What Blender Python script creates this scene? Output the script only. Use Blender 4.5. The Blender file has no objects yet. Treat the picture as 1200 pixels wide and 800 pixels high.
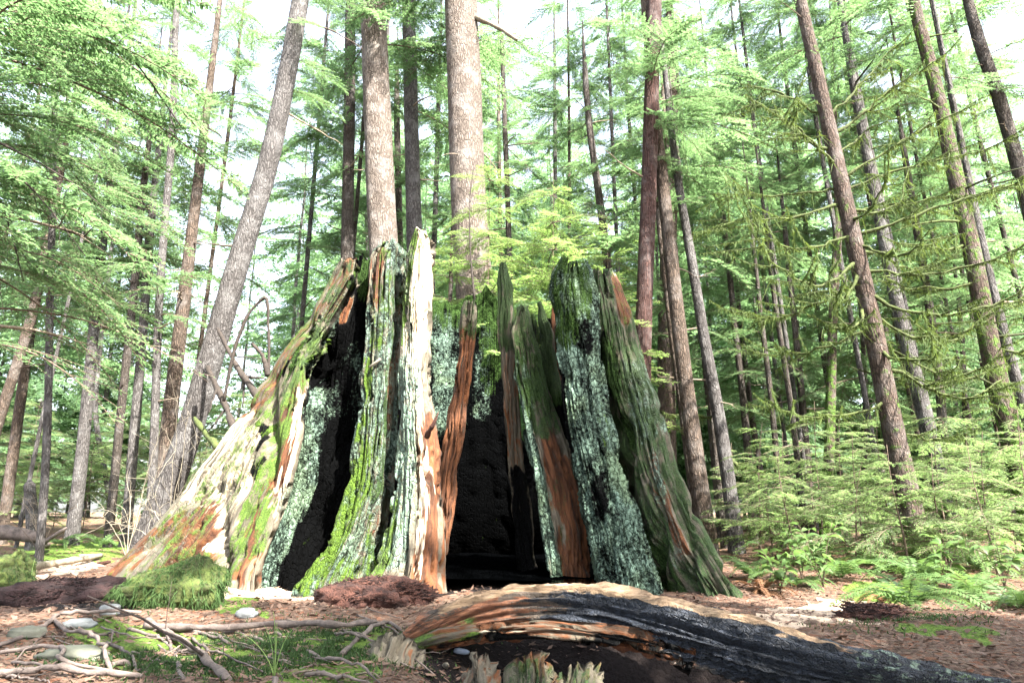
import bpy, math, random
import numpy as np
from mathutils import Vector, Matrix, Euler

# ------------------------------------------------------------------ camera, sky, sun, exposure
SC = bpy.context.scene
COL = SC.collection
R = math.radians
PITCH, FPX, CAMH = R(14.0), 800.0, 0.8
cam = bpy.data.objects.new('camera', bpy.data.cameras.new('camera'))
COL.objects.link(cam)
cam.location = (0, 0, CAMH)
cam.rotation_euler = (R(90) + PITCH, 0, 0)
cam.data.sensor_width = 36
cam.data.lens = 24
cam.data.clip_start = 0.05
cam.data.clip_end = 2000
SC.camera = cam

SUN = Vector((0.42, -0.52, 0.80)).normalized()          # direction towards the sun
W = bpy.data.worlds.new('World'); SC.world = W; W.use_nodes = True
wn = W.node_tree.nodes; wl = W.node_tree.links
sky = wn.new('ShaderNodeTexSky'); sky.sky_type = 'NISHITA'; sky.sun_disc = False
sky.sun_elevation = math.asin(SUN.z)
sky.sun_rotation = math.atan2(SUN.x, SUN.y)
sky.air_density = 1.0; sky.dust_density = 3.0; sky.ozone_density = 0.6
hs = wn.new('ShaderNodeHueSaturation'); hs.inputs['Saturation'].default_value = .55     # sky colour paled towards its overexposed white
wl.new(sky.outputs[0], hs.inputs['Color']); wl.new(hs.outputs[0], wn['Background'].inputs[0])
wn['Background'].inputs[1].default_value = 0.12
sl = bpy.data.lights.new('sun', 'SUN'); sl.energy = 5.0; sl.angle = R(0.55); sl.color = (1.0, 0.95, 0.86)
so = bpy.data.objects.new('sun', sl); COL.objects.link(so)
so.rotation_euler = SUN.to_track_quat('Z', 'Y').to_euler(); so.location = (10, -10, 30)
VS = SC.view_settings
VS.view_transform = 'Standard'; VS.look = 'None'; VS.exposure = 3.25; VS.gamma = 1; VS.use_curve_mapping = False
SC.render.engine = 'CYCLES'
SC.cycles.max_bounces = 7; SC.cycles.diffuse_bounces = 4; SC.cycles.glossy_bounces = 2
SC.cycles.transmission_bounces = 4; SC.cycles.use_denoising = True
SC.cycles.use_adaptive_sampling = True; SC.cycles.adaptive_threshold = 0.02

rng = np.random.default_rng(7)
rnd = random.Random(11)

# ------------------------------------------------------------------ helpers: projection, noise, meshes
CP, SP = math.cos(PITCH), math.sin(PITCH)

def P(px, py, Y):
    """world point on the sight line through photo pixel (px,py) at world depth Y"""
    a = (np.asarray(px, float) - 600) / FPX
    b = -(np.asarray(py, float) - 400) / FPX
    dy = CP - b * SP
    dz = SP + b * CP
    k = np.asarray(Y, float) / dy
    return np.stack(np.broadcast_arrays(a * k, Y, CAMH + dz * k), -1)

def proj(p):
    p = np.asarray(p, float)
    x, y, z = p[..., 0], p[..., 1], p[..., 2] - CAMH
    d = np.maximum(y * CP + z * SP, 1e-3)
    u = -y * SP + z * CP
    return 600 + FPX * x / d, 400 - FPX * u / d

def _h(ix, iy, iz, s):
    n = (ix * 374761393 + iy * 668265263 + iz * 2147483647 + s * 1274126177) & 0xffffffff
    n = ((n ^ (n >> 13)) * 1274126177) & 0xffffffff
    n = n ^ (n >> 16)
    return (n & 0xffff) / 65535.0

def vn(x, y, z=0.0, s=0):
    x, y, z = np.broadcast_arrays(np.asarray(x, float), np.asarray(y, float), np.asarray(z, float))
    fx, fy, fz = np.floor(x), np.floor(y), np.floor(z)
    ix, iy, iz = fx.astype(np.int64), fy.astype(np.int64), fz.astype(np.int64)
    u, v, w = x - fx, y - fy, z - fz
    u, v, w = (q * q * (3 - 2 * q) for q in (u, v, w))
    r = 0
    for a in (0, 1):
        for b in (0, 1):
            for c in (0, 1):
                r = r + _h(ix + a, iy + b, iz + c, s) * (u if a else 1 - u) * (v if b else 1 - v) * (w if c else 1 - w)
    return r

def fbm(x, y, z=0.0, s=0, o=4):
    x, y, z = np.asarray(x, float), np.asarray(y, float), np.asarray(z, float)
    r, a, t = 0, 1.0, 0
    for k in range(o):
        r = r + a * vn(x, y, z, s + k * 17); t += a; a *= 0.5
        x, y, z = x * 2.03 + 3.1, y * 2.03 + 1.7, z * 2.03 + 5.3
    return r / t

def sstep(a, b, x):
    t = np.clip((x - a) / (b - a), 0, 1)
    return t * t * (3 - 2 * t)

def gh(x, y):
    """ground height"""
    x, y = np.asarray(x, float), np.asarray(y, float)
    r = np.hypot(x, y)
    z = (fbm(x * .9, y * .9, 0, 3, 4) - .5) * .16 * np.clip(r / 5, .4, 1.5) + (fbm(x * 5, y * 5, 0, 9, 3) - .5) * .05
    z = z - .50 * np.exp(-((x - .80) / 1.05) ** 4 - ((y - 4.1) / .55) ** 4) - .12 * np.exp(-((x - 2.3) / .9) ** 2 - ((y - 3.5) / .5) ** 2)          # pit under the arched log
    z = z + .10 * np.exp(-((x + 1.7) / 1.5) ** 2 - ((y - 5.6) / .6) ** 2)            # bank of litter before the stump
    z = z + (fbm(x * .07, y * .07, 0, 5, 3) - .5) * np.clip((r - 14) * .06, 0, 2.2)
    return z

def G(px, py, up=0.0):
    """ground point seen at photo pixel"""
    a, b = (px - 600) / FPX, -(py - 400) / FPX
    d = np.array([a, CP - b * SP, SP + b * CP])
    lo = .5
    t = .5
    for i in range(900):
        p = d * t + np.array([0, 0, CAMH])
        if p[2] < gh(p[0], p[1]): break
        t += .02 + t * .004
    p = d * t + np.array([0, 0, CAMH])
    p[2] = gh(p[0], p[1]) + up
    return p

def mesh(name, V, Q=None, T=None, smooth=True, mats=(), mi=None, cols=None, fl=None):
    """one mesh from arrays: quads Q, triangles T; mi = material index per face (quads first)"""
    me = bpy.data.meshes.new(name)
    V = np.asarray(V, np.float32).reshape(-1, 3)
    Q = np.zeros((0, 4), np.int32) if Q is None else np.asarray(Q, np.int32).reshape(-1, 4)
    T = np.zeros((0, 3), np.int32) if T is None else np.asarray(T, np.int32).reshape(-1, 3)
    me.vertices.add(len(V)); me.vertices.foreach_set('co', V.ravel())
    li = np.concatenate([Q.ravel(), T.ravel()])
    me.loops.add(len(li)); me.loops.foreach_set('vertex_index', li)
    n = len(Q) + len(T)
    me.polygons.add(n)
    st = np.concatenate([np.arange(len(Q)) * 4, len(Q) * 4 + np.arange(len(T)) * 3]).astype(np.int32)
    me.polygons.foreach_set('loop_start', st)
    if smooth: me.polygons.foreach_set('use_smooth', np.ones(n, bool))
    for m in mats: me.materials.append(m)
    if mi is not None: me.polygons.foreach_set('material_index', np.asarray(mi, np.int32))
    for k, c in (cols or {}).items():
        at = me.attributes.new(k, 'FLOAT_COLOR', 'POINT')
        c4 = np.ones((len(V), 4), np.float32); c4[:, :3] = c
        at.data.foreach_set('color', c4.ravel())
    for k, c in (fl or {}).items():
        at = me.attributes.new(k, 'FLOAT', 'POINT')
        at.data.foreach_set('value', np.asarray(c, np.float32))
    me.update(calc_edges=True)
    me.validate()
    return me

def ob(name, me, parent=None, loc=(0, 0, 0), rot=(0, 0, 0), sc=(1, 1, 1)):
    o = bpy.data.objects.new(name, me); COL.objects.link(o)
    o.location = loc; o.rotation_euler = rot
    o.scale = sc if hasattr(sc, '__len__') else (sc, sc, sc)
    if parent is not None: o.parent = parent
    return o

def tag(o, label=None, cat=None, group=None, kind=None):
    if label: o['label'] = label
    if cat: o['category'] = cat
    if group: o['group'] = group
    if kind: o['kind'] = kind
    return o

def thing(name, label, cat, loc, group=None):
    return tag(ob(name, None, None, tuple(float(v) for v in loc)), label, cat, group)

class MB:
    """collects verts, quads, tris, masks"""
    def __init__(s): s.V, s.Q, s.T, s.mq, s.mt, s.f, s.n = [], [], [], [], [], [], 0
    def add(s, V, Q=None, T=None, m=0, f=None):
        V = np.asarray(V, float).reshape(-1, 3)
        s.V.append(V)
        if Q is not None and len(Q): s.Q.append(np.asarray(Q).reshape(-1, 4) + s.n); s.mq.append(np.full(len(s.Q[-1]), m))
        if T is not None and len(T): s.T.append(np.asarray(T).reshape(-1, 3) + s.n); s.mt.append(np.full(len(s.T[-1]), m))
        s.f.append(np.full(len(V), .5) if f is None else np.broadcast_to(f, (len(V),)))
        s.n += len(V)
    def build(s, name, mats, smooth=True, origin=None):
        V = np.concatenate(s.V)
        if origin is not None: V = V - np.asarray(origin)
        Q = np.concatenate(s.Q) if s.Q else None
        T = np.concatenate(s.T) if s.T else None
        mi = np.concatenate(s.mq + s.mt)
        return mesh(name, V, Q, T, smooth, mats, mi, fl={'v': np.concatenate(s.f)})

def smooth_path(pts, n):
    pts = np.asarray(pts, float)
    if len(pts) < 3:
        t = np.linspace(0, 1, n)[:, None]
        return pts[0] * (1 - t) + pts[-1] * t
    k = np.concatenate([[0], np.cumsum(np.linalg.norm(np.diff(pts, axis=0), axis=1) + 1e-6)])
    out = []
    tt = np.linspace(0, k[-1], n)
    m = np.gradient(pts, k, axis=0)
    i = np.clip(np.searchsorted(k, tt, side='right') - 1, 0, len(pts) - 2)
    h = (k[i + 1] - k[i])[:, None]; u = ((tt - k[i])[:, None]) / h
    return ((2*u**3 - 3*u**2 + 1) * pts[i] + (u**3 - 2*u**2 + u) * h * m[i] + (-2*u**3 + 3*u**2) * pts[i+1] + (u**3 - u**2) * h * m[i+1])

def frames(c):
    t = np.gradient(c, axis=0); t /= np.linalg.norm(t, axis=1)[:, None] + 1e-9
    ref = np.array([0.31, 0.9, 0.2]) if abs(t[len(t)//2] @ np.array([0.31, .9, .2])) < .85 else np.array([1., 0, .1])
    a = np.cross(t, ref); a /= np.linalg.norm(a, axis=1)[:, None] + 1e-9
    return a, np.cross(t, a), t

def tube(c, r, n=6, flat=1.0):
    """closed-ended tube along points c with radii r"""
    c = np.asarray(c, float); r = np.broadcast_to(np.asarray(r, float), (len(c),))
    a, b, _ = frames(c)
    th = np.arange(n) / n * 2 * math.pi
    V = c[:, None] + r[:, None, None] * (np.cos(th)[None, :, None] * a[:, None] + flat * np.sin(th)[None, :, None] * b[:, None])
    V = V.reshape(-1, 3)
    i = np.arange(len(c) - 1)[:, None] * n; j = np.arange(n)[None]; k = (j + 1) % n
    Q = np.stack([i + j, i + k, i + n + k, i + n + j], -1).reshape(-1, 4)
    V = np.concatenate([V, c[:1], c[-1:]])
    e = len(c) * n
    T = [[e, (q + 1) % n, q] for q in range(n)] + [[e + 1, (len(c) - 1) * n + q, (len(c) - 1) * n + (q + 1) % n] for q in range(n)]
    return V, Q, np.array(T)

# ------------------------------------------------------------------ materials
class NT:
    def __init__(s, name):
        s.m = bpy.data.materials.new(name); s.m.use_nodes = True
        s.t = s.m.node_tree; s.n = s.t.nodes; s.l = s.t.links
        s.b = s.n['Principled BSDF']; s.out = s.n['Material Output']
    def put(s, sock, v):
        if isinstance(v, bpy.types.NodeSocket): s.l.new(v, sock)
        elif isinstance(v, tuple) and len(v) == 3 and sock.type == 'VECTOR': sock.default_value = v
        elif isinstance(v, tuple) and len(v) == 3 and sock.type == 'RGBA': sock.default_value = (*v, 1)
        else: sock.default_value = v
    def node(s, ty, o=0, **kw):
        n = s.n.new(ty)
        for k, v in kw.items():
            if k.startswith('i_'):
                key = k[2:]
                s.put(n.inputs[int(key)] if key.isdigit() else n.inputs[key.replace('_', ' ')], v)
            else: setattr(n, k, v)
        return n.outputs[o]
    def attr(s, name, o=0): return s.node('ShaderNodeAttribute', o, attribute_name=name)
    def sep(s, c): 
        n = s.n.new('ShaderNodeSeparateColor'); s.l.new(c, n.inputs[0]); return n.outputs
    def math(s, op, a, b=0.0, c=0.0): return s.node('ShaderNodeMath', operation=op, i_0=a, i_1=b, i_2=c)
    def mix(s, f, a, b):
        n = s.n.new('ShaderNodeMix'); n.data_type = 'RGBA'
        s.put(n.inputs[0], f); s.put(n.inputs[6], a); s.put(n.inputs[7], b)
        return n.outputs[2]
    def step(s, x, a, b):
        n = s.n.new('ShaderNodeMapRange'); n.interpolation_type = 'SMOOTHSTEP'
        s.put(n.inputs[0], x); n.inputs[1].default_value = a; n.inputs[2].default_value = b
        return n.outputs[0]
    def coord(s, sc=(1, 1, 1), kind='Object'):
        n = s.n.new('ShaderNodeTexCoord'); m = s.n.new('ShaderNodeMapping')
        s.l.new(n.outputs[kind], m.inputs[0]); m.inputs[3].default_value = sc
        return m.outputs[0]
    def noise(s, v, scale, detail=5, rough=.6, dist=0.0, o=0):
        return s.node('ShaderNodeTexNoise', o, i_Vector=v, i_Scale=scale, i_Detail=detail, i_Roughness=rough, i_Distortion=dist)
    def vor(s, v, scale, feat='F1', o=0, rand=1.0):
        return s.node('ShaderNodeTexVoronoi', o, feature=feat, i_Vector=v, i_Scale=scale, i_Randomness=rand)
    def bump(s, h, st=.5, d=.02, nrm=None):
        n = s.n.new('ShaderNodeBump'); n.inputs['Strength'].default_value = st; n.inputs['Distance'].default_value = d
        s.l.new(h, n.inputs['Height'])
        if nrm is not None: s.l.new(nrm, n.inputs['Normal'])
        return n.outputs[0]
    def fin(s, col, rough=.85, nrm=None, spec=.25):
        s.put(s.b.inputs['Base Color'], col); s.put(s.b.inputs['Roughness'], rough)
        s.b.inputs['Specular IOR Level'].default_value = spec
        if nrm is not None: s.l.new(nrm, s.b.inputs['Normal'])
        return s.m

def mat_oldwood(name, base=(.10, .085, .062), streak=(.6, 1, .0)):
    """weathered cedar wood with moss, lichen, char, rust-red rot, pale wood (some of it painted sunlight) laid on by the masks m1, m2"""
    t = NT(name)
    fa = t.attr('fib', 1); iso = t.coord((1, 1, 1))
    def scaled(v): 
        return t.node('ShaderNodeVectorMath', operation='MULTIPLY', i_0=fa, i_1=v)
    fib = scaled((9, .8, 1)); mid = scaled((3.5, 1.1, 1))
    nf = t.noise(fib, 3.0, 8, .65); nm = t.noise(mid, 2.2, 6, .65); ni = t.noise(iso, 14, 6, .7); nfine = t.noise(iso, 60, 4, .7)
    crack = t.vor(t.coord((1, 1, .62)), 17, 'DISTANCE_TO_EDGE')
    # stretched fibres
    col = t.mix(t.step(nf, .3, .7), tuple(c * .5 for c in base), tuple(c * 1.45 for c in base))
    m1 = t.sep(t.attr('m1')); m2 = t.sep(t.attr('m2'))
    def fac(mask, n, k, a=.42, b=.58):
        return t.step(t.math('ADD', mask, t.math('MULTIPLY', t.math('SUBTRACT', n, .5), k)), a, b)
    rustc = t.mix(t.step(nf, .32, .68), (.020, .0075, .0035), (.125, .046, .017))
    col = t.mix(fac(m2[0], nf, 1.5), col, rustc)
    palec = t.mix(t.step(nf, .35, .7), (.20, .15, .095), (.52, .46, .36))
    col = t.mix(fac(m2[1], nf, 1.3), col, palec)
    char_shade = t.mix(t.step(nfine, .45, .8), (.0003, .00035, .0004), (.0020, .0023, .0028))  # char, blackened past soot to hold the hollow's deep shade
    col = t.mix(fac(m1[2], nm, 1.0), col, char_shade)
    # lichen flakes over everything
    nl = t.noise(t.coord((1, 1, .7)), 4.5, 8, .74); nl2 = t.noise(iso, 26, 5, .72)
    ln = t.math('ADD', t.math('MULTIPLY', nl, .56), t.math('MULTIPLY', nl2, .46))
    lc = t.mix(t.step(nl2, .3, .7), (.045, .075, .056), (.155, .225, .178))
    lc = t.mix(t.math('MULTIPLY', t.step(t.noise(iso, 2.2, 4), .45, .65), .45), lc, (.12, .165, .08))
    lf = t.step(t.math('ADD', m1[1], t.math('MULTIPLY', t.math('SUBTRACT', ln, .52), 2.6)), .30, .84)
    lf = t.math('MULTIPLY', lf, t.math('ADD', .35, t.math('MULTIPLY', t.step(crack, .0, .05), .65)))
    lf = t.math('MULTIPLY', lf, t.step(m1[1], .02, .15))
    col = t.mix(lf, col, lc)
    mossn = t.noise(iso, 5.5, 6, .7)
    mc = t.mix(t.step(nfine, .3, .75), (.018, .038, .005), (.085, .145, .018))
    mf = t.step(t.math('ADD', m1[0], t.math('MULTIPLY', t.math('SUBTRACT', t.math('ADD', t.math('MULTIPLY', mossn, .45), t.math('MULTIPLY', nf, .55)), .5), 3.2)), .4, .72)
    col = t.mix(mf, col, mc)
    dc = t.mix(t.step(nfine, .3, .75), (.008, .018, .005), (.038, .070, .018))
    df = t.step(t.math('ADD', m2[2], t.math('MULTIPLY', t.math('SUBTRACT', t.math('ADD', t.math('MULTIPLY', mossn, .45), t.math('MULTIPLY', nf, .55)), .5), 2.2)), .4, .68)
    col = t.mix(df, col, dc)
    hgt = t.math('ADD', t.math('MULTIPLY', nf, 1.0), t.math('MULTIPLY', ni, .5))
    hgt = t.math('ADD', hgt, t.math('MULTIPLY', t.math('MULTIPLY', t.step(crack, 0, .12), .55), t.math('MAXIMUM', m1[1], m1[2])))
    hgt = t.math('ADD', hgt, t.math('MULTIPLY', lf, .25))
    hgt = t.math('ADD', hgt, t.math('MULTIPLY', t.math('MULTIPLY', nfine, .5), t.math('MAXIMUM', mf, df)))
    m = t.fin(col, .86, t.bump(hgt, .9, .035), .3)
    t.put(t.b.inputs['Specular IOR Level'], t.math('MULTIPLY', t.math('SUBTRACT', 1.0, m1[2]), .28))
    return m

def mat_bark(name, c0, c1, moss=(.05, .095, .015), mossamt=0.0, vs=.22, fs=26):
    t = NT(name)
    fib = t.coord((1, 1, vs)); iso = t.coord()
    plate = t.vor(t.node('ShaderNodeVectorMath', operation='ADD', i_0=fib, i_1=t.node('ShaderNodeVectorMath', operation='SCALE', i_0=t.noise(iso, 6, 3, .6, o=1), i_Scale=.06)), fs, 'DISTANCE_TO_EDGE')
    n = t.noise(fib, fs * .9, 7, .7); ni = t.noise(iso, 3.0, 5, .65); nfi = t.noise(iso, 55, 3, .7)
    f = t.math('MULTIPLY', t.step(plate, 0, .22), t.step(n, .25, .75))
    col = t.mix(f, c0, c1)
    grey = t.mix(t.math('MULTIPLY', t.step(ni, .45, .7), .45), col, tuple((a + b) * .5 + .05 for a, b in zip(c1, (sum(c1) / 3,) * 3)))
    mk = t.attr('v', 2)
    mf = t.step(t.math('ADD', t.math('ADD', mk, mossamt), t.math('MULTIPLY', t.math('SUBTRACT', t.noise(iso, 7, 6, .7), .5), 1.8)), .55, .8)
    mc = t.mix(t.step(nfi, .3, .7), tuple(c * .45 for c in moss), tuple(c * 1.7 for c in moss))
    col = t.mix(mf, grey, mc)
    h = t.math('ADD', t.math('ADD', f, t.math('MULTIPLY', nfi, .3)), t.math('MULTIPLY', mf, .35))
    return t.fin(col, .9, t.bump(h, .85, .03), .15)

def mat_leaf(name, a, b, tr, trans=.5, rough=.5):
    t = NT(name)
    v = t.attr('v', 2)
    oi = t.n.new('ShaderNodeObjectInfo')
    k = t.math('ADD', t.math('MULTIPLY', v, .55), t.math('MULTIPLY', oi.outputs['Random'], .5))
    col = t.mix(k, a, b)
    t.fin(col, rough, None, .35)
    tl = t.n.new('ShaderNodeBsdfTranslucent')
    t.put(tl.inputs[0], t.mix(k, tuple(c * .7 for c in tr), tuple(c * 1.15 for c in tr)))
    mx = t.n.new('ShaderNodeMixShader'); mx.inputs[0].default_value = trans
    t.l.new(t.b.outputs[0], mx.inputs[1]); t.l.new(tl.outputs[0], mx.inputs[2]); t.l.new(mx.outputs[0], t.out.inputs[0])
    return t.m

def mat_simple(name, a, b, scale=12, st=.5, rough=.85, sc=(1, 1, 1), dist=.02):
    t = NT(name)
    c = t.coord(sc); n = t.noise(c, scale, 6, .65); f = t.noise(c, scale * 5, 3, .7)
    v = t.attr('v', 2)
    col = t.mix(t.step(t.math('ADD', t.math('MULTIPLY', n, .7), t.math('ADD', t.math('MULTIPLY', f, .2), t.math('MULTIPLY', t.math('SUBTRACT', v, .5), .5))), .28, .68), a, b)
    return t.fin(col, rough, t.bump(t.math('ADD', n, t.math('MULTIPLY', f, .4)), st, dist), .25)

M = {}
M['stump'] = mat_oldwood('old_cedar_wood')
M['bark_brown'] = mat_bark('fir_bark_brown', (.045, .036, .030), (.20, .165, .14))
M['bark_grey'] = mat_bark('hemlock_bark_grey', (.030, .027, .026), (.125, .116, .112))
M['bark_umber'] = mat_bark('conifer_bark_umber', (.028, .021, .016), (.125, .092, .072))
M['bark_dark'] = mat_bark('dark_bark', (.022, .018, .015), (.085, .070, .060))
M['bark_red'] = mat_bark('cedar_bark_red', (.020, .010, .009), (.095, .052, .044), vs=.05, fs=34)
M['bark_moss'] = mat_bark('mossy_bark', (.030, .022, .018), (.115, .082, .066), mossamt=.18)
M['branch_moss'] = mat_simple('mossy_branch', (.024, .028, .010), (.066, .090, .020), 20, .8)
M['branch_dead'] = mat_simple('dead_branch', (.06, .045, .035), (.20, .16, .12), 25, .5)
M['branch_dark'] = mat_simple('dark_branch', (.010, .008, .007), (.042, .032, .026), 25, .5)
M['twig'] = mat_simple('twig_wood', (.06, .042, .03), (.16, .12, .09), 25, .4)
M['twig_pale'] = mat_simple('pale_twig', (.11, .095, .07), (.25, .22, .17), 25, .4)
M['needle'] = mat_leaf('hemlock_needles', (.037, .084, .038), (.092, .152, .068), (.165, .285, .11), .55)
M['needle_cool'] = mat_leaf('distant_needles', (.050, .10, .050), (.108, .165, .085), (.19, .32, .135), .58)
M['needle_lime'] = mat_leaf('young_needles', (.085, .15, .045), (.16, .24, .075), (.27, .42, .11), .5)
M['needle_fresh'] = mat_leaf('fresh_needles', (.055, .11, .045), (.13, .19, .075), (.25, .38, .125), .58)
M['fern'] = mat_leaf('fern_leaf', (.038, .078, .024), (.088, .145, .046), (.14, .24, .06), .4, .45)
M['fern_dead'] = mat_leaf('dead_fern_leaf', (.055, .025, .012), (.15, .075, .035), (.14, .065, .03), .3, .8)
M['moss'] = mat_leaf('moss_tuft', (.014, .034, .009), (.048, .092, .023), (.06, .11, .026), .35, .8)
M['moss_hang'] = mat_leaf('hanging_moss', (.030, .052, .012), (.080, .118, .026), (.12, .17, .032), .4, .8)
M['root'] = mat_simple('bare_root', (.038, .029, .026), (.145, .115, .10), 9, .7, .8, (1, 1, 1))
M['stone'] = mat_simple('pale_stone', (.08, .086, .088), (.18, .188, .186), 8, .5, .75)
M['stone_green'] = mat_simple('algae_stone', (.04, .045, .034), (.10, .10, .078), 5, .5, .8)
M['mulch_dark'] = mat_simple('rotten_wood_dark', (.010, .005, .005), (.045, .023, .022), 16, 1.0, .9, dist=.05)
M['mulch_red'] = mat_simple('rotten_wood_red', (.016, .007, .006), (.085, .036, .026), 18, 1.0, .9, dist=.05)
M['litter'] = mat_leaf('leaf_litter', (.045, .022, .014), (.15, .095, .068), (.10, .06, .035), .1, .8)
M['chip_blue'] = mat_simple('bluish_chip', (.16, .20, .27), (.26, .31, .40), 20, .3)
M['blade'] = mat_leaf('grass_blade', (.10, .17, .05), (.2, .28, .09), (.25, .38, .1), .5)

def mat_ground():
    t = NT('forest_floor')
    w = t.coord(kind='Object')
    n1 = t.noise(w, .55, 6, .6); n2 = t.noise(w, 3.0, 7, .7); n3 = t.noise(w, 22, 6, .75); n4 = t.noise(w, 80, 4, .7)
    vch = t.vor(w, 34, 'F1'); vc = t.vor(w, 34, 'F1', 1)
    col = t.mix(t.step(n3, .3, .7), (.032, .018, .013), (.125, .078, .056))
    col = t.mix(t.math('MULTIPLY', t.step(n2, .5, .62), .7), col, (.155, .105, .078))
    col = t.mix(t.math('MULTIPLY', t.step(t.sep(vc)[0], .62, .8), .65), col, (.17, .125, .092))
    col = t.mix(t.math('MULTIPLY', t.step(t.sep(vc)[1], .75, .85), .7), col, (.16, .065, .035))
    m = t.sep(t.attr('m1'))
    mf = t.step(t.math('ADD', m[0], t.math('MULTIPLY', t.math('SUBTRACT', n2, .5), 2.2)), .42, .62)
    col = t.mix(mf, col, t.mix(t.step(n4, .3, .75), (.035, .07, .012), (.14, .21, .035)))
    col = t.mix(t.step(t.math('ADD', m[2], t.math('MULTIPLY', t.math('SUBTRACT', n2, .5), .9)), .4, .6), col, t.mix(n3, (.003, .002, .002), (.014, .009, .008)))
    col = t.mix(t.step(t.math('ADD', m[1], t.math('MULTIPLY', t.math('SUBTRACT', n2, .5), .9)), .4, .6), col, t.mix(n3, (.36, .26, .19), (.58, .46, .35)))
    h = t.math('ADD', t.math('ADD', n3, t.math('MULTIPLY', n4, .4)), t.math('MULTIPLY', vch, -.5))
    return t.fin(col, .92, t.bump(h, .9, .04), .15)
M['ground'] = mat_ground()

# ------------------------------------------------------------------ the ground, one sheet to the horizon
def pxmask(px, py, segs):
    """soft mask around polylines given in photo pixels: [(pts, radius), ...]"""
    out = np.zeros(np.shape(px))
    for pts, r in segs:
        for i in range(len(pts) - 1):
            a, b = np.array(pts[i], float), np.array(pts[i + 1], float)
            d = b - a; L2 = d @ d + 1e-9
            u = np.clip(((px - a[0]) * d[0] + (py - a[1]) * d[1]) / L2, 0, 1)
            rr = r if np.isscalar(r) else r[0] * (1 - u) + r[1] * u
            dist = np.hypot(px - a[0] - u * d[0], py - a[1] - u * d[1])
            out = np.maximum(out, 1 - sstep(.55, 1.25, dist / rr))
    return out

def make_ground():
    na, nr = 720, 250
    rr = np.concatenate([[0], .4 * (400 / .4) ** (np.linspace(0, 1, nr - 1))])
    # most of the angles in front of the camera
    q = np.linspace(-1, 1, na, endpoint=False)
    th = math.pi / 2 + math.pi * np.sign(q) * (0.32 * np.abs(q) + 0.68 * np.abs(q) ** 3)
    X = rr[:, None] * np.cos(th)[None]; Y = rr[:, None] * np.sin(th)[None]
    Z = gh(X, Y)
    V = np.stack([X, Y, Z], -1).reshape(-1, 3)
    i = np.arange(nr - 1)[:, None] * na; j = np.arange(na)[None]; k = (j + 1) % na
    Q = np.stack([i + j, i + na + j, i + na + k, i + k], -1).reshape(-1, 4)
    px, py = proj(V); infront = V[:, 1] > .5
    px = px + (fbm(V[:, 0] * 4, V[:, 1] * 4, 0, 21) - .5) * 60; py = py + (fbm(V[:, 0] * 4, V[:, 1] * 4, 0, 22) - .5) * 24
    moss = pxmask(px, py, [([(110, 745), (240, 770), (400, 765), (440, 750)], 26), ([(330, 795), (430, 785)], 18), ([(250, 705), (300, 712)], 10), ([(1080, 700), (1000, 690)], 12), ([(30, 660), (130, 640)], 14), ([(1060, 735), (1150, 745)], 8)]) * infront
    moss = np.maximum(moss, .45 * (V[:, 1] > 9) * fbm(V[:, 0] * .3, V[:, 1] * .3, 0, 8) * 1.4)
    pale = pxmask(px, py, [([(268, 690), (400, 690)], 14), ([(900, 728), (960, 718), (1030, 715)], 14), ([(30, 668), (110, 660)], 8)]) * infront  # pools of sunlight put into the ground colour
    dark = pxmask(px, py, [([(30, 695), (140, 700)], 22), ([(520, 770), (600, 775), (700, 780), (850, 795)], 36), ([(520, 672), (640, 668)], 30)]) * infront  # rotten wood at left; shade of log pit and hollow painted in
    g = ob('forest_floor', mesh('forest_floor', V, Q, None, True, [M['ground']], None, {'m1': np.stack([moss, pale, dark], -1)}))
    tag(g, kind='structure')
make_ground()

# ------------------------------------------------------------------ the hollow stump
STUMP_C = np.array([-.45, 10.0])

def maskset(px, py, spec, s=None):
    ks = ('moss', 'lichen', 'char', 'rust', 'pale', 'dmoss')
    out = {k: np.zeros(px.shape) for k in ks}
    for kind, amt, pts, r in spec:
        if pts is None: m = np.full(px.shape, float(amt))
        else: m = amt * pxmask(px, py, [(pts, r)])
        out[kind] = np.maximum(out[kind], m) if amt >= 0 else np.maximum(0, out[kind] + m)
    return np.stack([out['moss'], out['lichen'], out['char']], -1), np.stack([out['rust'], out['pale'], out['dmoss']], -1)

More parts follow.
